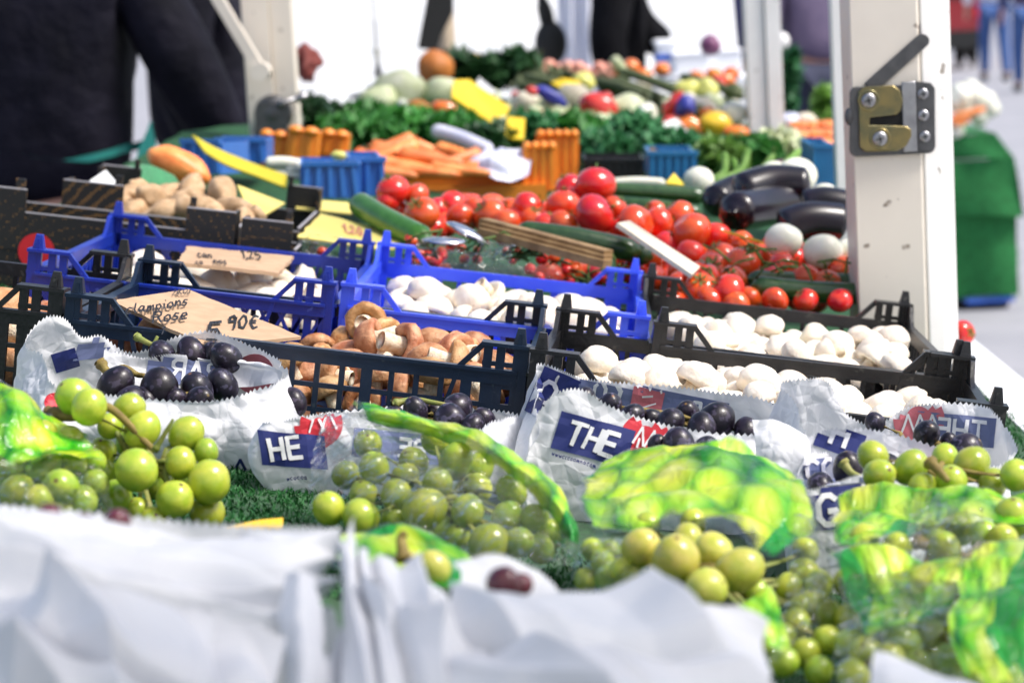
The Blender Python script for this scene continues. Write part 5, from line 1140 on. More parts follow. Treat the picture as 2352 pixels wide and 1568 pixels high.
# ---- blue trays, orange crates, carrots
def openbox(name, label, cat_, u0, u1, v0, v1, D, depth, mat, slope=0, ribs=5, group=None, yaw=0):
    a, b = P(u0, v1, D), P(u1, v1, D); w = abs(b.x-a.x); h = (v1-v0)*pxm(D); c = (a+b)/2; m = MB(); hw = w/2; th = .004
    t = thing(name, label, cat_, c, (0, math.atan2(a.z-b.z, w), yaw), group)
    m.add([(-hw, 0, 0), (hw, 0, 0), (hw-slope*hw, slope*.03, h), (-hw+slope*hw, slope*.03, h), (-hw, th, 0), (hw, th, 0), (hw-slope*hw, slope*.03+th, h), (-hw+slope*hw, slope*.03+th, h)], [(0,1,2,3),(7,6,5,4),(0,4,5,1),(1,5,6,2),(2,6,7,3),(3,7,4,0)])
    m.obj('wall', MAT[mat], t, False)
    for lo, hi, nm in (((-hw, depth, 0), (hw, depth+th, h), 'wall'), ((-hw, th+.0004, 0), (-hw+th, depth-.0004, h*.98), 'side_wall'), ((hw-th, th+.0004, 0), (hw, depth-.0004, h*.98), 'side_wall')):
        m = MB(); m.box(lo, hi); m.obj(nm, MAT[mat], t, False)
    m = MB()
    for i in range(ribs):
        x = -hw*.86+2*hw*.86*i/(ribs-1); m.bar((x, -.002, .002), (x*(1-slope), slope*.03-.002, h*.97), .005, .006)
    m.bar((-hw*(1-slope)-.003, slope*.03-.001, h), (hw*(1-slope)+.003, slope*.03-.001, h), .010, .007)
    m.obj('rim', MAT[mat], t, False); m = MB(); m.box((-hw+th, th, .0005), (hw-th, depth, .004)); m.obj('base', MAT[mat], t, False)
    return t
BT = 'small blue plastic trays'
openbox('plastic_tray', 'blue plastic tray with slanted sides left of the olive yellow card', 'tray', 408, 512, 325, 400, 3.62, .10, 'blue_tray', .12, 4, BT, -.3)
openbox('plastic_tray', 'blue plastic tray behind the olive yellow card', 'tray', 492, 612, 322, 375, 3.78, .10, 'blue_tray', .08, 4, BT)
openbox('plastic_tray', 'blue plastic tray with slanted sides in front of the carrot crate', 'tray', 690, 830, 376, 456, 3.42, .12, 'blue_tray', .14, 5, BT, .1)
openbox('plastic_tray', 'narrow blue plastic tray beside the carrot crate', 'tray', 806, 884, 366, 450, 3.50, .14, 'blue_tray', .02, 3, BT, .15)
for i, (u, v, ru, rv) in enumerate(((650, 375, 42, 14), (690, 388, 36, 13), (660, 402, 40, 12))):
    longveg('spring_onion', 'white vegetable stem lying among the small blue trays', 'stem', [(u-ru, v, 3.55), (u, v-2, 3.55), (u+ru, v+4, 3.55)], rv, 'white_veg', 'white stems among the blue trays')
oc = openbox('carrot_crate', 'orange plastic crate heaped with carrots', 'crate', 872, 1262, 388, 445, 4.05, .22, 'orange_plastic', 0, 2, 'orange plastic crates')
def block(parent, name, u0, u1, v0, v1, D, dep, mat, ribs=4):
    a = P(u0, v1, D)-parent.location; b = P(u1, v1, D)-parent.location; h = (v1-v0)*pxm(D); m = MB(); m.box((a.x, a.y, a.z), (b.x, a.y+dep, a.z+h))
    for i in range(ribs):
        x = a.x+(b.x-a.x)*(i+.5)/ribs; m.ell((x, a.y, a.z+h), ((b.x-a.x)/ribs*.5, .012, .008), 10, 6); m.box((x-.004, a.y-.004, a.z), (x+.004, a.y-.0002, a.z+h*.9))
    return m.obj(name, MAT[mat], parent, 'auto')
block(oc, 'corner_block', 1200, 1278, 350, 452, 4.03, .05, 'orange_plastic'); block(oc, 'corner_block', 1232, 1330, 325, 432, 4.20, .06, 'orange_plastic', 5)
m = MB(); a, b = P(870, 438, 4.02)-oc.location, P(1255, 462, 4.02)-oc.location; m.bar(a, b, .02, .03); m.obj('foot_rail', MAT['orange_plastic'], oc, False)
o2c = thing('orange_crate', 'orange plastic crate with square corner blocks behind the blue trays', 'crate', P(690, 362, 4.0), (0, 0, 0), 'orange plastic crates')
for u0, u1, v0, v1, D in ((592, 655, 305, 362, 4.02), (655, 727, 296, 366, 4.0), (735, 797, 304, 352, 4.1)): block(o2c, 'corner_block', u0, u1, v0, v1, D, .05, 'orange_plastic', 2)
m = MB(); a, b = P(600, 350, 4.10)-o2c.location, P(795, 358, 4.14)-o2c.location; m.bar(a, b, .03, .04); m.obj('wall', MAT['orange_plastic'], o2c, False)
def carrot(u0, v0, D0, u1, v1, D1, r):
    a, b = P(u0, v0, D0), P(u1, v1, D1); m = MB(); n = 10; rr = r*1.2*pxm(D0)
    m.tube([a.lerp(b, i/n)for i in range(n+1)], [rr*(.4 if i == 0 else (1-.62*(i/n)**1.3)) if i < n else rr*.12 for i in range(n+1)], 12)
    o = m.obj('carrot', MAT['carrot'], None, True, a); o.location = a
    return top(o, 'orange carrot in the heap on the orange crate', 'carrot', 'carrots in the orange crate')
for a in ((955, 318, 4.10, 838, 356, 4.05, 17), (962, 332, 4.05, 850, 366, 4.0, 17), (905, 352, 4.0, 1075, 378, 4.0, 17), (930, 335, 4.1, 1040, 372, 4.08, 16), (1105, 352, 4.1, 1010, 376, 4.05, 15), (860, 372, 3.98, 1010, 392, 3.98, 16), (880, 385, 3.95, 1060, 402, 3.95, 16), (845, 338, 4.2, 960, 352, 4.2, 17), (1000, 340, 4.2, 1100, 362, 4.15, 15), (980, 385, 3.96, 1130, 398, 3.96, 15), (1060, 385, 4.0, 1180, 392, 4.0, 15), (868, 396, 3.93, 960, 404, 3.93, 15), (920, 322, 4.2, 1010, 350, 4.2, 16), (840, 360, 4.1, 900, 385, 4.0, 15), (1090, 370, 4.1, 1190, 378, 4.1, 14), (820, 352, 4.12, 880, 372, 4.05, 14)): carrot(*a)
blob('carrot_net', 'bright orange net of carrots behind the green turf roll', 'net', 412, 380, 74, 36, 3.4, 'carrot', wob=.2, tilt=.35, seed=8)
m = sheet(patchfn([[(255, 440, 3.10), (320, 452, 3.10), (370, 450, 3.1), (415, 425, 3.15)], [(262, 395, 3.2), (300, 380, 3.22), (345, 380, 3.22), (400, 405, 3.2)]]), 30, 20, .002, 10, 62); c = P(330, 440, 3.15); o = m.obj('turf_roll', MAT['turf_far'], None, True, c); o.location = c; md = o.modifiers.new('thick', 'SOLIDIFY'); md.thickness = .01; top(o, 'curled piece of bright green turf behind the potatoes', 'turf')
for lab, rows, sd_, mt in (('crinkled pinkish plastic bag hanging over the carrot crate', [[(1080, 400, 3.98), (1150, 412, 3.96), (1215, 400, 3.98)], [(1075, 372, 4.02), (1140, 362, 4.0), (1220, 372, 4.02)], [(1130, 348, 4.08), (1180, 345, 4.08), (1240, 340, 4.1)]], 63, 'lilac_wrap'),):
    m = sheet(patchfn(rows), 40, 30, .010, 22, sd_); c = P(*rows[0][1]); o = m.obj('film_bag', MAT[mt], None, True, c); o.location = c; top(o, lab, 'bag')
longveg('wrapped_leek', 'long pale wrapped vegetable lying across the parsley', 'leek', [(992, 298, 4.35), (1060, 318, 4.3), (1132, 350, 4.25)], 17, 'lilac_wrap')
# ---------------------------------------------------------------- far half of the stall: greens, roots, peppers
def leafy(name, label, cat_, u, v, ru, rv, D, mat, n=260, leaf=.015, group=None, seed=0, dep=.07, stem='green_stem', spiky=0):
    q = random.Random(seed+int(u)); c = P(u, v+rv*.9, D); a, b = ru*pxm(D), rv*pxm(D)
    t = thing(name, label, cat_, c, (0, 0, 0), group); m = MB()
    for _ in range(n):
        th = q.uniform(0, 6.28); z = q.uniform(-1, 1); r = (q.uniform(.1, 1))**.4; s_ = math.sqrt(1-z*z)
        lump = 1+.25*NZ.noise(Vector((math.cos(th)*2, math.sin(th)*2, z*2+seed)))
        p = Vector((a*s_*math.cos(th)*r*lump, dep*s_*math.sin(th)*r, b*.9+b*z*r*lump))
        d = Vector((q.gauss(0, 1), q.gauss(0, 1), q.gauss(.5, 1))).normalized(); x, y, _d = basis(d); L = leaf*q.uniform(.6, 1.4); w = L*(.42 if not spiky else .14)
        m.add([p-d*L, p+x*w+y*w*.3, p+d*L+y*L*.3, p-x*w+y*w*.3], [(0, 1, 2), (0, 2, 3)])
    m.obj('foliage', MAT[mat], t); s2 = MB()
    for _ in range(7):
        e = Vector((q.uniform(-.8, .8)*a, q.uniform(-.4, .4)*dep, b*q.uniform(.6, 1.6))); s2.tube([Vector((e.x*.3, 0, 0)), e*.6, e], .0022, 5)
    s2.obj('stems', MAT[stem], t); return t
for i, (u, v, ru, rv, D, mt, n, lab) in enumerate((
    (700, 262, 52, 40, 4.75, 'leaf_dark', 420, 'dark green herb bunch touching the cream post'), (790, 305, 70, 36, 4.5, 'leaf_mid', 480, 'green parsley bunch behind the orange corner blocks'), (870, 305, 60, 34, 4.5, 'leaf_mid', 420, 'green parsley bunch behind the first carrots'),
    (745, 282, 70, 44, 4.9, 'leaf_dark', 520, 'dark green herb bunch right beside the post with the greasy latch'), (840, 280, 75, 46, 4.9, 'leaf_mid', 520, 'green parsley bunch under the pale lettuce'),
    (935, 290, 75, 42, 4.8, 'leaf_mid', 520, 'green parsley bunch behind the carrots'), (1040, 300, 75, 40, 4.7, 'leaf_mid', 480, 'green parsley bunch under the long yellow card'),
    (1130, 325, 75, 42, 4.6, 'leaf_dark', 480, 'dark parsley bunch in the middle behind the carrot crate'), (1230, 305, 80, 46, 4.7, 'leaf_blue', 520, 'blue green parsley bunch right of the small yellow card'),
    (1330, 305, 75, 44, 4.7, 'leaf_mid', 480, 'green parsley bunch beneath the big red pepper'), (1385, 350, 80, 48, 4.5, 'leaf_blue', 560, 'curly parsley bunch directly behind the orange corner block'),
    (1450, 300, 70, 42, 4.7, 'leaf_blue', 460, 'curly parsley bunch beside the radishes'), (1545, 335, 75, 32, 4.5, 'leaf_blue', 420, 'low herb bunch under the white card'),
    (1050, 160, 70, 34, 6.0, 'leaf_dark', 360, 'almost black greens at the top of the far heap'), (1130, 165, 60, 36, 6.0, 'leaf_dark', 340, 'dark greens in the middle of the far heap'),
    (1190, 150, 50, 36, 6.0, 'leaf_dark', 320, 'dark greens rising highest on the far heap'), (1650, 365, 60, 40, 4.1, 'leaf_light', 420, 'pale feathery fennel tops above the eggplants'),
    (1730, 355, 70, 42, 4.3, 'leaf_mid', 420, 'green herb bunch at the foot of the white grooved post'), (1790, 345, 60, 46, 4.4, 'cabbage', 320, 'frilly pale green cabbage right of the white grooved post'),
    (1800, 200, 22, 90, 6.2, 'leaf_blue', 320, 'tall green leek tops behind the white grooved post'), (1893, 240, 30, 32, 5.6, 'leaf_light', 260, 'bright green lettuce beside the slim pale rail'),
    (1500, 255, 55, 30, 5.2, 'leaf_olive', 300, 'olive greens between the red pepper and the yellow fruit'), (1260, 200, 80, 34, 5.8, 'leaf_olive', 340, 'olive green stalks behind the small navy wrapper'))):
    leafy('herb_bunch' if 'herb' in lab or 'parsley' in lab else 'greens', lab, 'greens', u, v, ru, rv, D, mt, int(n*1.4), .018 if D < 5.5 else .026, 'bunches of greens', i)
for i, (u, v, tl) in enumerate(((1660, 400, -.5), (1700, 392, -.2), (1735, 405, .3), (1780, 395, .6), (1690, 415, -.7))):
    longveg('fennel_stalk', 'light green fennel stalk above the eggplants', 'fennel', [(u-60, v+24, 3.5), (u, v, 3.55), (u+50*tl+30, v-52, 3.6)], 9, 'leaf_light', 'fennel stalks')
for i, (u0, v0, u1, v1, r) in enumerate(((1420, 160, 1640, 250, 11), (1400, 180, 1600, 270, 12), (1380, 200, 1580, 285, 11), (1360, 185, 1500, 230, 12), (1440, 205, 1640, 275, 12), (1330, 215, 1520, 275, 10), (1500, 190, 1700, 250, 11), (1560, 175, 1710, 225, 11), (1180, 190, 1330, 240, 10), (1200, 175, 1340, 215, 10))):
    longveg('leek', 'grey green leek lying in the far heap', 'leek', [(u0, v0, 5.7), ((u0+u1)/2, (v0+v1)/2-6, 5.6), (u1, v1, 5.5)], r, 'leaf_olive', 'leeks in the far heap')
longveg('leek', 'leek end pointing up in front of the person in black', 'leek', [(1405, 132, 5.75), (1425, 155, 5.75), (1445, 185, 5.75)], 13, 'lettuce')
V = [('lettuce_head', 'lettuce', 'pale romaine lettuce leaning at the left of the far heap', 915, 215, 62, 52, 5.3, 'lettuce', -.5), ('lettuce_head', 'lettuce', 'greenish lettuce lying left of the pale romaine', 862, 235, 52, 34, 5.25, 'cabbage', -.5),
 ('pumpkin_piece', 'pumpkin', 'dull orange pumpkin piece at the top of the far heap', 1000, 160, 44, 42, 5.9, 'pumpkin', -.4), ('pepper', 'pepper', 'orange red pepper left of the long yellow card', 1022, 256, 38, 22, 5.0, 'pepper_orange', .2),
 ('pepper', 'pepper', 'rusty orange pepper half under the lettuce', 965, 248, 30, 18, 5.1, 'pumpkin', .1), ('pepper', 'pepper', 'yellow pepper on the dark greens at the top', 1085, 137, 26, 16, 6.1, 'pepper_yellow', .1),
 ('cabbage', 'cabbage', 'pale green cabbage behind the long yellow card', 1012, 212, 45, 34, 5.3, 'cabbage', -.3), ('pepper', 'pepper', 'big red pepper in the middle of the far heap', 1375, 250, 48, 34, 5.0, 'pepper_red', .3),
 ('pepper', 'pepper', 'red pepper low under the turnips', 1230, 267, 32, 16, 5.0, 'pepper_red', 0), ('pepper', 'pepper', 'orange pepper left of the white card', 1498, 305, 36, 26, 4.9, 'pepper_orange', .2), ('pepper', 'pepper', 'orange pepper between the white card and the blue ribbon', 1575, 290, 46, 26, 5.0, 'pepper_orange', .2),
 ('pepper', 'pepper', 'bright orange pepper right of the white card', 1640, 285, 40, 28, 5.0, 'pepper_yellow', -.3), ('pepper', 'pepper', 'orange pepper against the white grooved post', 1690, 305, 30, 18, 4.95, 'pepper_orange', 0),
 ('turnip', 'turnip', 'pale turnip under the navy wrapper', 1215, 238, 40, 28, 5.1, 'turnip', .1), ('turnip', 'turnip', 'greenish turnip right of the pale one', 1270, 250, 40, 26, 5.08, 'cabbage', .1), ('turnip', 'turnip', 'tan turnip left of the big red pepper', 1320, 228, 40, 34, 5.15, 'turnip', .3),
 ('cabbage', 'cabbage', 'pale green cabbage right of the big red pepper', 1440, 252, 46, 36, 5.05, 'cabbage', 0), ('turnip', 'turnip', 'white turnip beside the cabbage', 1485, 262, 26, 24, 5.0, 'white_veg', 0), ('turnip', 'turnip', 'tan turnip right of the blue ribbon', 1610, 250, 40, 28, 5.1, 'turnip', 0), ('turnip', 'turnip', 'white turnip against the grooved post', 1683, 262, 32, 28, 5.05, 'white_veg', 0),
 ('melon', 'melon', 'yellow melon by the narrow yellow card', 1340, 190, 28, 24, 5.5, 'apple_yellow', 0), ('melon', 'melon', 'left of the two yellow melons near the post', 1578, 208, 30, 26, 5.4, 'apple_yellow', 0), ('melon', 'melon', 'right of the two yellow melons near the post', 1622, 208, 28, 28, 5.4, 'apple_yellow', 0),
 ('radish', 'radish', 'red radish right of the curly parsley', 1465, 290, 22, 16, 4.8, 'pepper_red', 0), ('radish', 'radish', 'small red radish nearest the white card', 1463, 312, 15, 14, 4.7, 'pepper_red', 0), ('onion', 'onion', 'white onion under the white card', 1520, 328, 20, 18, 4.6, 'white_veg', 0), ('onion', 'onion', 'small white onion right of the white card', 1597, 322, 14, 14, 4.6, 'white_veg', 0),
 ('red_onion', 'onion', 'purple onion above the white kohlrabi', 1803, 385, 30, 20, 3.7, 'red_cabbage', 0), ('celery_root', 'celery root', 'lilac white root right of the grooved post', 1815, 280, 26, 22, 5.2, 'lilac_wrap', 0), ('celery_root', 'celery root', 'pale root beside the lilac one', 1850, 275, 26, 16, 5.2, 'turnip', 0), ('red_cabbage', 'cabbage', 'dark red cabbage on the white boxes', 1632, 104, 24, 24, 6.9, 'red_cabbage', .5),
 ('lime', 'lime', 'green lime on the rim of the blue tray', 778, 358, 18, 12, 3.5, 'apple_yellow', 0), ('tomato_piece', 'tomato', 'red fruit between the orange corner blocks', 734, 345, 18, 14, 4.62, 'pepper_red', 0)]
for i, (nm, ct, lab, u, v, ru, rv, D, mt, tl) in enumerate(V): blob(nm, lab, ct, u, v, ru, rv, D, mt, None, .2, tl, i+3)
fill_ = [('turnip', .9), ('cabbage', 1), ('pepper_orange', .8), ('pepper_red', .7), ('leaf_olive', 1), ('apple_yellow', .7), ('white_veg', .7), ('lettuce', 1)]
for i in range(54):
    u = g.uniform(900, 1700); v = 185+g.uniform(0, 120)*(1-.0003*(u-900)); mt, k_ = fill_[g.randrange(8)]; D = 5.75-(v-185)*.0075
    blob('vegetable', {'turnip': 'tan root vegetable', 'cabbage': 'pale green vegetable', 'pepper_orange': 'orange vegetable', 'pepper_red': 'red vegetable', 'leaf_olive': 'olive green vegetable', 'apple_yellow': 'yellow vegetable', 'white_veg': 'white vegetable', 'lettuce': 'creamy green vegetable'}[mt]+' filling a gap in the far heap', 'vegetable', u, v+(14 if i % 2 else -2), 24*k_, 17*k_, D+(.12 if i % 2 else -.12), mt, 'blurred '+mt.replace('_', ' ')+' vegetables in the far heap', .3, g.uniform(-.5, .5), i)
for i in range(22):
    u = 1155+i*12+g.uniform(-8, 8); v = 148+(i % 3)*8+(i-8)*.6
    blob('radish', 'salmon pink radish in the row along the top of the far heap', 'radish', u, v, 15, 12, 6.05, 'radish', 'radishes along the far heap', .1, 0, i, k=.02)
for i in range(16):
    blob('carrot_bunch', 'orange root in the crates beyond the grooved post', 'root', 1825+(i % 5)*20+g.uniform(-6, 6), 288+(i//5)*20, 20, 11, 5.0-(i//5)*.06, 'carrot', 'orange roots beyond the grooved post', .1, g.uniform(-.2, .2), i, k=.03)
for i, (u, v) in enumerate(((1420, 165), (1450, 152), (1480, 172), (1600, 178), (1640, 172), (1680, 170), (1520, 160))): blob('orange', 'orange fruit at the very back of the far heap', 'orange', u, v, 20, 16, 6.1, 'pepper_orange', 'orange fruit at the back', .08, 0, i, k=.03)
card('price_card', 'long bright yellow card standing across the far heap', 'card', [(1042, 185, 4.95), (1078, 183, 4.97), (1172, 246, 4.90), (1150, 287, 4.85), (1135, 286, 4.85), (1038, 222, 4.9)], 'yellow_bright', .01)
card('price_card', 'small bright yellow card stuck in the parsley', 'card', [(1166, 268, 4.6), (1206, 272, 4.6), (1203, 320, 4.55), (1160, 316, 4.55)], 'yellow_bright', .006)
card('price_card', 'narrow yellow card between melon and turnip', 'card', [(1290, 180, 5.4), (1332, 185, 5.4), (1345, 215, 5.3), (1318, 218, 5.3), (1265, 190, 5.4)], 'yellow_bright', .006)
card('price_card', 'pale triangular card behind the long yellow card', 'card', [(1100, 178, 5.3), (1145, 215, 5.25), (1088, 215, 5.25)], 'white_card', .006)
card('price_card', 'white card leaning among the orange peppers', 'card', [(1512, 285, 4.75), (1555, 272, 4.78), (1590, 312, 4.7), (1580, 330, 4.68), (1530, 325, 4.7)], 'white_card', .006)
card('price_card', 'small yellow card behind the cucumbers', 'card', [(1530, 420, 3.35), (1548, 397, 3.4), (1572, 425, 3.35)], 'yellow_bright', .004)
blob('wrapper', 'navy wrapper with a red end lying over the turnips', 'wrapper', 1265, 222, 42, 16, 5.05, 'navy_wrap', None, .2, .4, 3)
blob('ribbon', 'blue ribbon bunched on the far heap', 'ribbon', 1572, 248, 26, 26, 5.0, 'navy_wrap', None, .5, .4, 5)
blob('ribbon', 'red ribbon beside the blue one on the far heap', 'ribbon', 1545, 240, 15, 30, 5.02, 'pepper_red', None, .5, .4, 6)
blob('ribbon', 'red wrapper end left of the navy wrapper', 'wrapper', 1222, 209, 14, 11, 5.0, 'pepper_red', None, .3, 0, 7)
openbox('plastic_crate', 'teal blue plastic crate behind the cucumbers', 'crate', 1490, 1600, 352, 412, 3.95, .2, 'crate_teal', 0, 6, 'teal plastic crates')
openbox('plastic_crate', 'teal blue plastic crate left of the latch post', 'crate', 1868, 1920, 335, 450, 3.75, .2, 'crate_teal', 0, 5, 'teal plastic crates')
openbox('plastic_crate', 'low black plastic crate under the curly parsley', 'crate', 1340, 1482, 368, 410, 4.2, .2, 'black_plastic', 0, 8)
card('wooden_board', 'dark brown slanting board behind the teal crate', 'board', [(1480, 345, 4.1), (1500, 338, 4.1), (1570, 375, 4.0), (1640, 402, 3.95), (1560, 398, 4.0)], 'wood_slat', .01)
longveg('white_leek', 'row of pale stems behind the upper cucumber', 'stem', [(1400, 420, 3.5), (1460, 416, 3.5), (1530, 420, 3.5)], 10, 'white_veg')
# ---------------------------------------------------------------- beyond the stall: tarpaulin, people, street
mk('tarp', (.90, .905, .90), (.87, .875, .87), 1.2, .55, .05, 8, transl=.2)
mk('tarp_shade', (.70, .72, .80), (.78, .79, .86), 3, .6, transl=.3)  # duller copy of the tarp white, bluish shade put into the colour
mk('coat_navy', (.0045, .0045, .0085), (.012, .011, .020), 7, .8, .9, 6, spec=.12, bd=.05)
mk('coat_black', (.004, .004, .005), (.007, .007, .009), 9, .9, .8, 6, bd=.04, spec=.1)
mk('apron_turq', (.012, .20, .17), (.02, .26, .22), 12, .6)
mk('skin', (.55, .27, .19), (.60, .31, .22), 30, .5, sss=.2, ssr=(.01, .004, .002))
mk('sleeve_pink', (.72, .22, .30), (.80, .34, .40), 20, .7)
mk('jeans', (.035, .085, .25), (.06, .13, .34), 14, .8)
mk('dark_trousers', (.012, .016, .045), (.02, .025, .06), 12, .8)
mk('jacket_purple', (.11, .085, .16), (.16, .12, .20), 10, .75); mk('jacket_blue', (.04, .045, .13), (.06, .06, .16), 10, .75)
mk('shirt_white', (.80, .80, .86), rough=.7); mk('hair_brown', (.04, .025, .015), rough=.7); mk('shoe', (.015, .014, .016), rough=.5)
mk('car_red', (.30, .012, .02), rough=.25, coat=.6); mk('rubber', (.012, .012, .012), rough=.7); mk('glass_dark', (.02, .025, .03), rough=.08); mk('grey_metal', (.33, .34, .33), rough=.45, metal=.4)
mk('dark_fabric', (.02, .02, .018), rough=.8); mk('beige', (.52, .42, .30), rough=.7); mk('foam_white', (.86, .87, .90), rough=.6); mk('rust_red', (.17, .030, .022), rough=.7); mk('blue_band', (.04, .14, .60), rough=.5)
def PW(u, v, D): return WT @ P(u, v, D)
def wob_(m, name, mat, label, cat_, group=None):
    vs = m.v; c = (sum(v[0] for v in vs)/len(vs), sum(v[1] for v in vs)/len(vs), min(v[2] for v in vs)); o = m.obj(name, MAT[mat], None, True, c); o.location = c
    return top(o, label, cat_, group, 'w')
a, b = PW(300, 200, 9.0), PW(1722, 200, 9.0)
m = MB(); m.grid(lambda s, t: (a.x+(b.x-a.x)*s, 8.7+t*2.6+.012*math.sin(s*38)*(.4+.6*t)+.02*NZ.noise(Vector((s*9, t*5, 0))), .02+t*3.4), 160, 40)
wob_(m, 'market_tarpaulin', 'tarp', 'bright white tarpaulin wall closing off the back of the stall', 'tarpaulin')
a, b = PW(1285, 100, 8.4), PW(1385, 100, 8.4)
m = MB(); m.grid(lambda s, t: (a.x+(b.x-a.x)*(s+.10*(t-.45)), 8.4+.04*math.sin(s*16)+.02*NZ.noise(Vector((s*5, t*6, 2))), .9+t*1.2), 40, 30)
wob_(m, 'white_cloth', 'tarp_shade', 'hanging white cloth, its shade put into the colour, left of the person in black', 'cloth')
def rod(name, label, cat_, pts, r, mat, n=8):
    m = MB(); m.tube([PW(*p) for p in pts], r, n); return wob_(m, name, mat, label, cat_)
q0 = PW(870, 190, 7.2); m = MB(); m.tube([(q0.x, q0.y, 0), (q0.x-.004, q0.y, 2.6)], .011, 10); m.tube([(q0.x, q0.y, q0.z+.02), (q0.x, q0.y, q0.z+.10)], .018, 10)
wob_(m, 'tent_pole', 'grey_metal', 'thin grey tent pole before the white tarpaulin', 'pole')
m = MB(); q = [PW(*p) for p in ((990, -60, 7.0), (1042, -60, 7.0), (1040, 30, 7.0), (1012, 85, 7.0), (1003, 118, 7.0), (958, 112, 7.0))]; n_ = len(q); d = Vector((0, .05, 0))
m.add(q+[p+d for p in q], [tuple(range(n_)), tuple(range(2*n_-1, n_-1, -1))]+[(i, i+n_, (i+1) % n_+n_, (i+1) % n_) for i in range(n_)])
o = wob_(m, 'folded_parasol', 'dark_fabric', 'dark folded cloth hanging by the beige post', 'cloth'); o.data.polygons.foreach_set('use_smooth', [False]*len(o.data.polygons))
q0 = PW(1026, 130, 7.2); m = MB(); m.box((q0.x-.028, q0.y, 0), (q0.x+.028, q0.y+.05, 2.4)); o = wob_(m, 'wooden_post', 'beige', 'beige wooden post before the white tarpaulin', 'post')
m = MB(); p0 = PW(1265, 100, 8.0); m.tube([PW(1225, -80, 8.0), PW(1250, 20, 8.0), PW(1262, 70, 8.0)], .026, 8); m.ell(p0, (.055, .05, .075), 14, 10)
wob_(m, 'hanging_bag', 'dark_fabric', 'dark bag hanging on a strap before the white tarpaulin', 'bag')
for lab, u, v, ru, rv, D, mt in (('rust red crumpled rag hanging beside the cream post', 703, 150, 28, 34, 5.6, 'rust_red'),):
    m = MB(); m.ell((0, 0, 0), (ru*pxm(D), .05, rv*pxm(D)), 20, 14, None, .75, 5, 1.6); o = m.obj('rag', MAT[mt], None); o.location = PW(u, v, D); top(o, lab, 'rag', None, 'w')
for i, (u0, u1, v0, v1, D, mt, lab) in enumerate(((1512, 1560, 92, 172, 7.6, 'foam_white', 'white foam box with a blue band behind the far heap'), (1552, 1632, 118, 170, 7.4, 'foam_white', 'low white foam box at the left end of the pair'), (1634, 1702, 112, 166, 7.42, 'foam_white', 'white foam box nearest the grooved post'))):
    a, b = PW(u0, v1, D), PW(u1, v0, D); m = MB(); h = abs(b.z-a.z); w = b.x-a.x
    m.box((0, 0, 0), (w, .25, h*.82)); m.box((-.006, -.006, h*.83), (w+.006, .256, h)); o = m.obj('foam_box', MAT[mt], None, False); o.location = a; bv = o.modifiers.new('edge', 'BEVEL'); bv.width = .01; bv.segments = 2; top(o, lab, 'box', 'white foam boxes', 'w')
    if i == 0: m = MB(); m.box((-.003, -.003, h*.42), (w+.003, .253, h*.60)); m.obj('blue_band', MAT['blue_band'], o, False)
pt_ = thing('packing_table', 'low white packing table under the foam boxes', 'table', (PW(1610, 175, 7.5).x, 7.55, 0), frame='w'); zt = PW(1610, 172, 7.4).z-.01
m = MB(); m.box((-.28, -.2, zt-.03), (.28, .25, zt-.002)); m.obj('table_top', MAT['foam_white'], pt_, False)
for sx in (-.25, .25):
    m = MB(); m.box((sx-.02, -.02, 0), (sx+.02, .02, zt-.031)); m.obj('leg', MAT['grey_metal'], pt_, False)
for i, (u, v, ru, rv) in enumerate(((835, 218, 34, 9), (880, 195, 40, 9), (900, 178, 30, 8))):
    blob('bag_roll', 'grey roll of bags lying by the thin tent pole', 'roll', u, v, ru, rv, 5.9, 'grey_metal', 'rolls of bags by the tent pole', .2, -.3, i, k=.03)
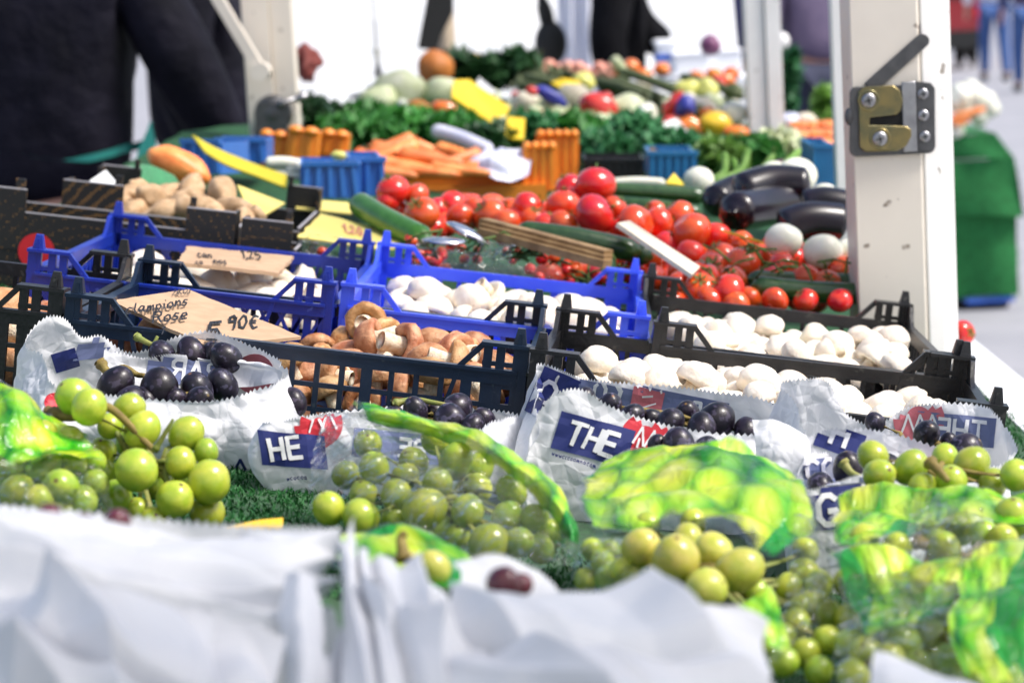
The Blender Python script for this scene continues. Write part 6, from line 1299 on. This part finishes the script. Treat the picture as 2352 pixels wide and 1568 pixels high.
# people: one skinned body each, clothing as children
def skin_obj(name, joints, edges, mat, parent, sub=2):
    me = bpy.data.meshes.new(name); ks = list(joints); me.from_pydata([joints[k_][0] for k_ in ks], [(ks.index(a), ks.index(b)) for a, b in edges], []); me.materials.append(MAT[mat])
    o = link(name, me, parent); sk_ = o.modifiers.new('skin', 'SKIN'); sk_.use_smooth_shade = True; sb = o.modifiers.new('smooth', 'SUBSURF'); sb.levels = sb.render_levels = sub
    for i, k_ in enumerate(ks):
        r = joints[k_][1]; me.skin_vertices[0].data[i].radius = r if hasattr(r, '__len__') else (r, r)
    me.skin_vertices[0].data[0].use_root = True
    return o
def person(label, x, y, rz, jacket, trousers, sc_=1.0, larm=None, rarm=None, stride=0, hair='hair_brown', lean=0, fat=1.0, sleeve=None):
    t = thing('person', label, 'person', (x, y, 0), (0, 0, rz), None, 'w'); t.scale = (sc_,)*3
    V3 = Vector; L_ = lean
    sh = {s: V3((.19*s*fat, L_*.9, 1.42)) for s in (-1, 1)}
    el = {s: V3((.26*s*fat, .02+L_*.6, 1.14)) for s in (-1, 1)}; wr = {s: V3((.27*s*fat, -.08+L_*.4, .90)) for s in (-1, 1)}
    if larm: el[-1], wr[-1] = V3(larm[0]), V3(larm[1])
    if rarm: el[1], wr[1] = V3(rarm[0]), V3(rarm[1])
    J = {'pelvis': (V3((0, 0, .95)), (.15*fat, .11*fat)), 'waist': (V3((0, L_*.3, 1.10)), (.13*fat, .10*fat)), 'chest': (V3((0, L_*.7, 1.30)), (.16*fat, .11*fat)), 'neck': (V3((0, L_, 1.49)), .055), 'skull': (V3((0, L_-.01, 1.60)), (.075, .085)), 'crown': (V3((0, L_, 1.70)), (.070, .08))}
    E_ = [('pelvis', 'waist'), ('waist', 'chest'), ('chest', 'neck'), ('neck', 'skull'), ('skull', 'crown')]
    for s, n_ in ((-1, 'l'), (1, 'r')):
        J['sh'+n_] = (sh[s], .065); J['el'+n_] = (el[s], .046); J['wr'+n_] = (wr[s], .030); d = (wr[s]-el[s]).normalized(); J['ha'+n_] = (wr[s]+d*.09, (.036, .020))
        E_ += [('chest', 'sh'+n_), ('sh'+n_, 'el'+n_), ('el'+n_, 'wr'+n_), ('wr'+n_, 'ha'+n_)]
        st_ = stride*s; J['hip'+n_] = (V3((.09*s, 0, .88)), .085); J['kn'+n_] = (V3((.10*s, -.05-st_*.16, .49)), .058); J['an'+n_] = (V3((.10*s, -st_*.34+.02, .09)), .038); J['to'+n_] = (V3((.11*s, -st_*.34-.14, .035)), (.040, .028))
        E_ += [('pelvis', 'hip'+n_), ('hip'+n_, 'kn'+n_), ('kn'+n_, 'an'+n_), ('an'+n_, 'to'+n_)]
        for k_ in range(4):
            f = V3((d.z, 0, -d.x)); off_ = (k_-1.5)*.017; J['f%s%d' % (n_, k_)] = (wr[s]+d*(.165-.012*abs(k_-1.3))+V3((0, off_, -.01)), .008); E_.append(('ha'+n_, 'f%s%d' % (n_, k_)))
        J['th'+n_] = (wr[s]+d*.075+V3((0, -.055, .0)), .009); E_.append(('ha'+n_, 'th'+n_))
    body = skin_obj('body', J, E_, 'skin', t)
    for s in (-1, 1):
        m = MB(); m.ell((.030*s, L_-.092, 1.63), (.013, .008, .009), 10, 6); m.obj('eye', MAT['shirt_white'], body)
        m = MB(); m.ell((.078*s, L_, 1.60), (.010, .022, .034), 10, 8); m.obj('ear', MAT['skin'], body)
    m = MB(); m.ell((0, L_-.105, 1.595), (.013, .020, .024), 10, 8); m.obj('nose', MAT['skin'], body)
    m = MB(); m.ell((0, L_-.092, 1.548), (.024, .006, .006), 10, 6); m.obj('mouth', MAT['sleeve_pink'], body)
    m = MB(); m.ell((0, L_+.015, 1.665), (.092, .102, .088), 18, 12, None, .1, 3); m.obj('hair', MAT[hair], t)
    K = 1.0
    JJ = {'pelvis': (V3((0, .0, .92)), (.19*fat, .145*fat)), 'waist': (V3((0, L_*.3, 1.10)), (.18*fat, .14*fat)), 'chest': (V3((0, L_*.7, 1.30)), (.195*fat, .145*fat)), 'collar': (V3((0, L_, 1.47)), .075)}
    EE = [('pelvis', 'waist'), ('waist', 'chest'), ('chest', 'collar')]
    for s, n_ in ((-1, 'l'), (1, 'r')):
        JJ['sh'+n_] = (sh[s], max(.082, .088*fat)); JJ['el'+n_] = (el[s], max(.064, .068*fat)); JJ['cu'+n_] = (el[s].lerp(wr[s], .9), .056); EE += [('chest', 'sh'+n_), ('sh'+n_, 'el'+n_), ('el'+n_, 'cu'+n_)]
    skin_obj('jacket', JJ, EE, jacket, t)
    TT = {'pelvis': (V3((0, 0, .95)), (.165*fat, .125*fat))}; TE = []
    for s, n_ in ((-1, 'l'), (1, 'r')):
        for k_ in ('hip', 'kn', 'an'): TT[k_+n_] = (J[k_+n_][0], J[k_+n_][1]+.022)
        TE += [('pelvis', 'hip'+n_), ('hip'+n_, 'kn'+n_), ('kn'+n_, 'an'+n_)]
        m = MB(); an = J['an'+n_][0]; m.ell((an.x, an.y-.07, .045), (.05, .14, .045), 14, 8, None, .05); m.obj('shoe', MAT['shoe'], t)
    skin_obj('trousers', TT, TE, trousers, t)
    return t
sw = PW(150, 385, 4.9)
p1 = person('seller in a dark navy coat with a turquoise apron tied behind', sw.x-.05, 4.95, math.pi*.97, 'coat_navy', 'dark_trousers', 1.03, larm=((-.33, .03, 1.16), (-.36, -.10, 1.02)), fat=1.05)
# apron band and skirt, children of the seller
pb = WT.inverted()
def apron(rows, seed, nm):
    dg = bpy.context.evaluated_depsgraph_get(); vs, fs = [], []
    for ch in p1.children:
        if ch.name.split('.')[0] in ('jacket', 'trousers'):
            ev = ch.evaluated_get(dg); me = ev.to_mesh(); b_ = len(vs); vs += [ch.matrix_world @ v.co for v in me.vertices]; fs += [tuple(b_+k_ for k_ in f.vertices) for f in me.polygons]; ev.to_mesh_clear()
    bv = BVHTree.FromPolygons(vs, fs); m = sheet(patchfn(rows), 60, 10, .003, 12, seed); eye = WT @ EYE; out = []; last = None
    for v in m.v:
        d = ((WT @ Vector(v))-eye).normalized(); h = bv.ray_cast(eye, d)
        q = h[0]-d*.012 if h[0] is not None else eye+d*(last or 4.75)
        if h[0] is not None: last = (q-eye).length
        out.append(tuple(p1.matrix_world.inverted() @ q))
    m.v = out; m.obj(nm, MAT['apron_turq'], p1)
bpy.context.view_layer.update()
apron([[(-30, 412, 4.42), (60, 395, 4.42), (160, 382, 4.42), (320, 345, 4.5)], [(-30, 380, 4.42), (60, 372, 4.42), (160, 365, 4.42), (345, 318, 4.5)]], 70, 'apron_string')
apron([[(150, 385, 4.43), (220, 392, 4.43), (300, 395, 4.47)], [(150, 374, 4.43), (220, 378, 4.43), (300, 380, 4.47)]], 71, 'apron_string')
apron([[(310, 410, 4.5), (335, 415, 4.52), (362, 400, 4.6)], [(316, 350, 4.5), (338, 345, 4.52), (358, 340, 4.6)], [(338, 300, 4.5), (344, 280, 4.52), (350, 290, 4.6)]], 72, 'apron')
sw = PW(475, 300, 6.3); person('person in a black coat half hidden behind the cream post', sw.x, 6.3, math.pi*.5, 'coat_navy', 'coat_black', 1.02, fat=1.1)
sw = PW(1432, 100, 7.8); p3 = person('person in black reaching with a pink sleeve over the far heap', sw.x-.01, 7.9, math.pi*.5, 'coat_black', 'coat_black', 1.0, rarm=((.12, -.06, 1.24), (.10, -.17, 1.14)), larm=((-.16, .05, 1.16), (-.14, -.02, .95)), fat=.62)
m = MB(); m.tube([(.12, -.04, 1.32), (.12, -.07, 1.24), (.105, -.15, 1.16)], [.045, .045, .032], 12); m.obj('sleeve', MAT['sleeve_pink'], p3)
for u, D, jk, tr_, lab, rz in ((1815, 13, 'jacket_blue', 'dark_trousers', 'shopper in a dark blue jacket behind the grooved post', 2.9), (1885, 12, 'jacket_purple', 'dark_trousers', 'shopper in a purple jacket and dark trousers by the slim rail', 3.4), (1850, 15, 'jacket_purple', 'jeans', 'shopper standing farther back between the two posts', .4)):
    sw = PW(u, 100, D); person(lab, sw.x, D, rz, jk, tr_, 1.0, fat=1.1)
sw = PW(2285, 100, 30); person('person in blue jeans and white top walking away down the street', sw.x, 30, math.pi, 'shirt_white', 'jeans', 1.02, stride=.55, fat=1.15)
sw = PW(2362, 100, 27); person('person in blue cut by the picture edge far down the street', sw.x, 27, math.pi, 'jacket_blue', 'jeans', 1.0, stride=.3)
# parked red car far down the street
sw = PW(2205, 140, 34); cr = thing('parked_car', 'dark red car parked far down the street behind the latch post', 'car', (sw.x-.5, 34, 0), (0, 0, .1), None, 'w')
m = MB(); m.prism([(-.88, .30), (.88, .30), (.90, .75), (.84, .98), (.66, 1.42), (-.66, 1.42), (-.84, .98), (-.90, .75)], 0, 4.1); o = m.obj('body', MAT['car_red'], cr, False); bv = o.modifiers.new('edge', 'BEVEL'); bv.width = .08; bv.segments = 3
m = MB(); m.prism([(-.74, 1.0), (.74, 1.0), (.60, 1.34), (-.60, 1.34)], -.012, .03); m.obj('rear_window', MAT['glass_dark'], cr, False)
m = MB(); m.box((-.89, -.06, .30), (.89, -.002, .55)); m.obj('bumper', MAT['rubber'], cr, False)
for sx in (-1, 1):
    m = MB(); m.box((sx*.80-.08, -.015, .72), (sx*.80+.08, -.002, .92)); m.obj('tail_light', MAT['emblem_red'], cr, False)
    for y in (.75, 3.3):
        m = MB(); m.tube([(sx*.70, y, .31), (sx*.90, y, .31)], .31, 20); w_ = m.obj('wheel', MAT['rubber'], cr, 'auto'); m = MB(); m.tube([(sx*.901, y, .31), (sx*.906, y, .31)], .19, 16); m.obj('rim', MAT['grey_metal'], w_, 'auto')
# neighbouring green-draped stand with white onions
D = 9.6; a, b = PW(2140, 720, D), PW(2342, 720, D); zt = PW(2200, 310, D).z
gs = thing('display_stand', 'tall stand draped with bright green turf beside the street', 'stand', ((a.x+b.x)/2, D, 0), frame='w'); w = (b.x-a.x)/2
zb = max(.05, a.z); zm = PW(2250, 470, D).z
mk('turf_drape', (.010, .125, .028), (.017, .19, .048), 60, .9, .9, 300)
def drape(z0, z1, xr0, xr1, y0, seed):
    def prof(t): return xr0+(xr1-xr0)*t
    m = MB()
    def fr_(s, t):
        z = z0+(z1-z0)*t; x = -w-.32+(prof(t)+w+.32)*s; return (x, y0+.018*math.sin(s*11+seed)*(1-t)+.02*NZ.noise(Vector((x*6, z*5, seed))), z+.012*math.sin(s*8+seed)*(1-t))
    def sd_(s, t):
        z = z0+(z1-z0)*t; return (prof(t)+.02*NZ.noise(Vector((s*5, z*5, seed+3))), y0+.003+.6*s, z)
    m.grid(fr_, 40, 30); m.grid(sd_, 20, 30); m.grid(lambda s, t: (-w-.32+(xr1+w+.32)*s, y0+.6*t, z1+.002), 10, 10); return m
drape(zb, zm, w*.96, w*1.0, .0, 1).obj('lower_drape', MAT['turf_drape'], gs)
drape(zm-.05, zt-.10, w*1.12, w*.92, -.03, 2).obj('upper_drape', MAT['turf_drape'], gs)
drape(zt-.102, zt, w*.92, w*.50, -.028, 2).obj('upper_drape', MAT['turf_drape'], gs)
m = MB(); m.box((-w*.2, -.01, zb-.02), (w*.9, .58, zb-.004)); m.obj('blue_crate_base', MAT['blue_band'], gs, False)
m = MB(); m.box((-w*.9, .05, 0), (w*.8, .55, zb-.022)); m.obj('frame', MAT['dark_fabric'], gs, False)
for i, (u, v, r) in enumerate(((2205, 218, 26), (2240, 222, 28), (2262, 235, 27), (2190, 232, 24), (2228, 205, 22), (2250, 270, 22), (2195, 300, 20), (2215, 240, 26), (2275, 250, 22))):
    m = MB(); m.ell((0, 0, 0), (r*pxm(D),)*3, 16, 10, None, .08, i); o = m.obj('onion', MAT['white_veg'], None); o.location = PW(u, v, D+.05*(i % 3)); top(o, 'white onion piled on the green draped stand', 'onion', 'white onions on the green stand', 'w')
for i, (u, v) in enumerate(((2200, 265), (2222, 262), (2240, 255), (2205, 280), (2190, 272))):
    m = MB(); q0 = PW(u-22, v+8, D-.05); q1 = PW(u+24, v-6, D-.05); m.tube([q0, (q0+q1)/2, q1], [.012, .018, .006], 8); wob_(m, 'carrot', 'carrot', 'orange carrot lying below the onions on the green stand', 'carrot', 'carrots on the green stand')
m = MB(); c = PW(1795, 95, 6.5); m.ell(c, (.022, .022, .024), 14, 10); m.tube([c-Vector((0, 0, .02)), Vector((c.x, c.y, .3))], .008, 8); wob_(m, 'knobbed_pole', 'white_and_lit_paint', 'slim white pole with a round knob behind the grooved post', 'pole')
# ---------------------------------------------------------------- tip the stall into the world
bpy.context.view_layer.update()
for o in TABLE: o.matrix_world = WT @ o.matrix_world
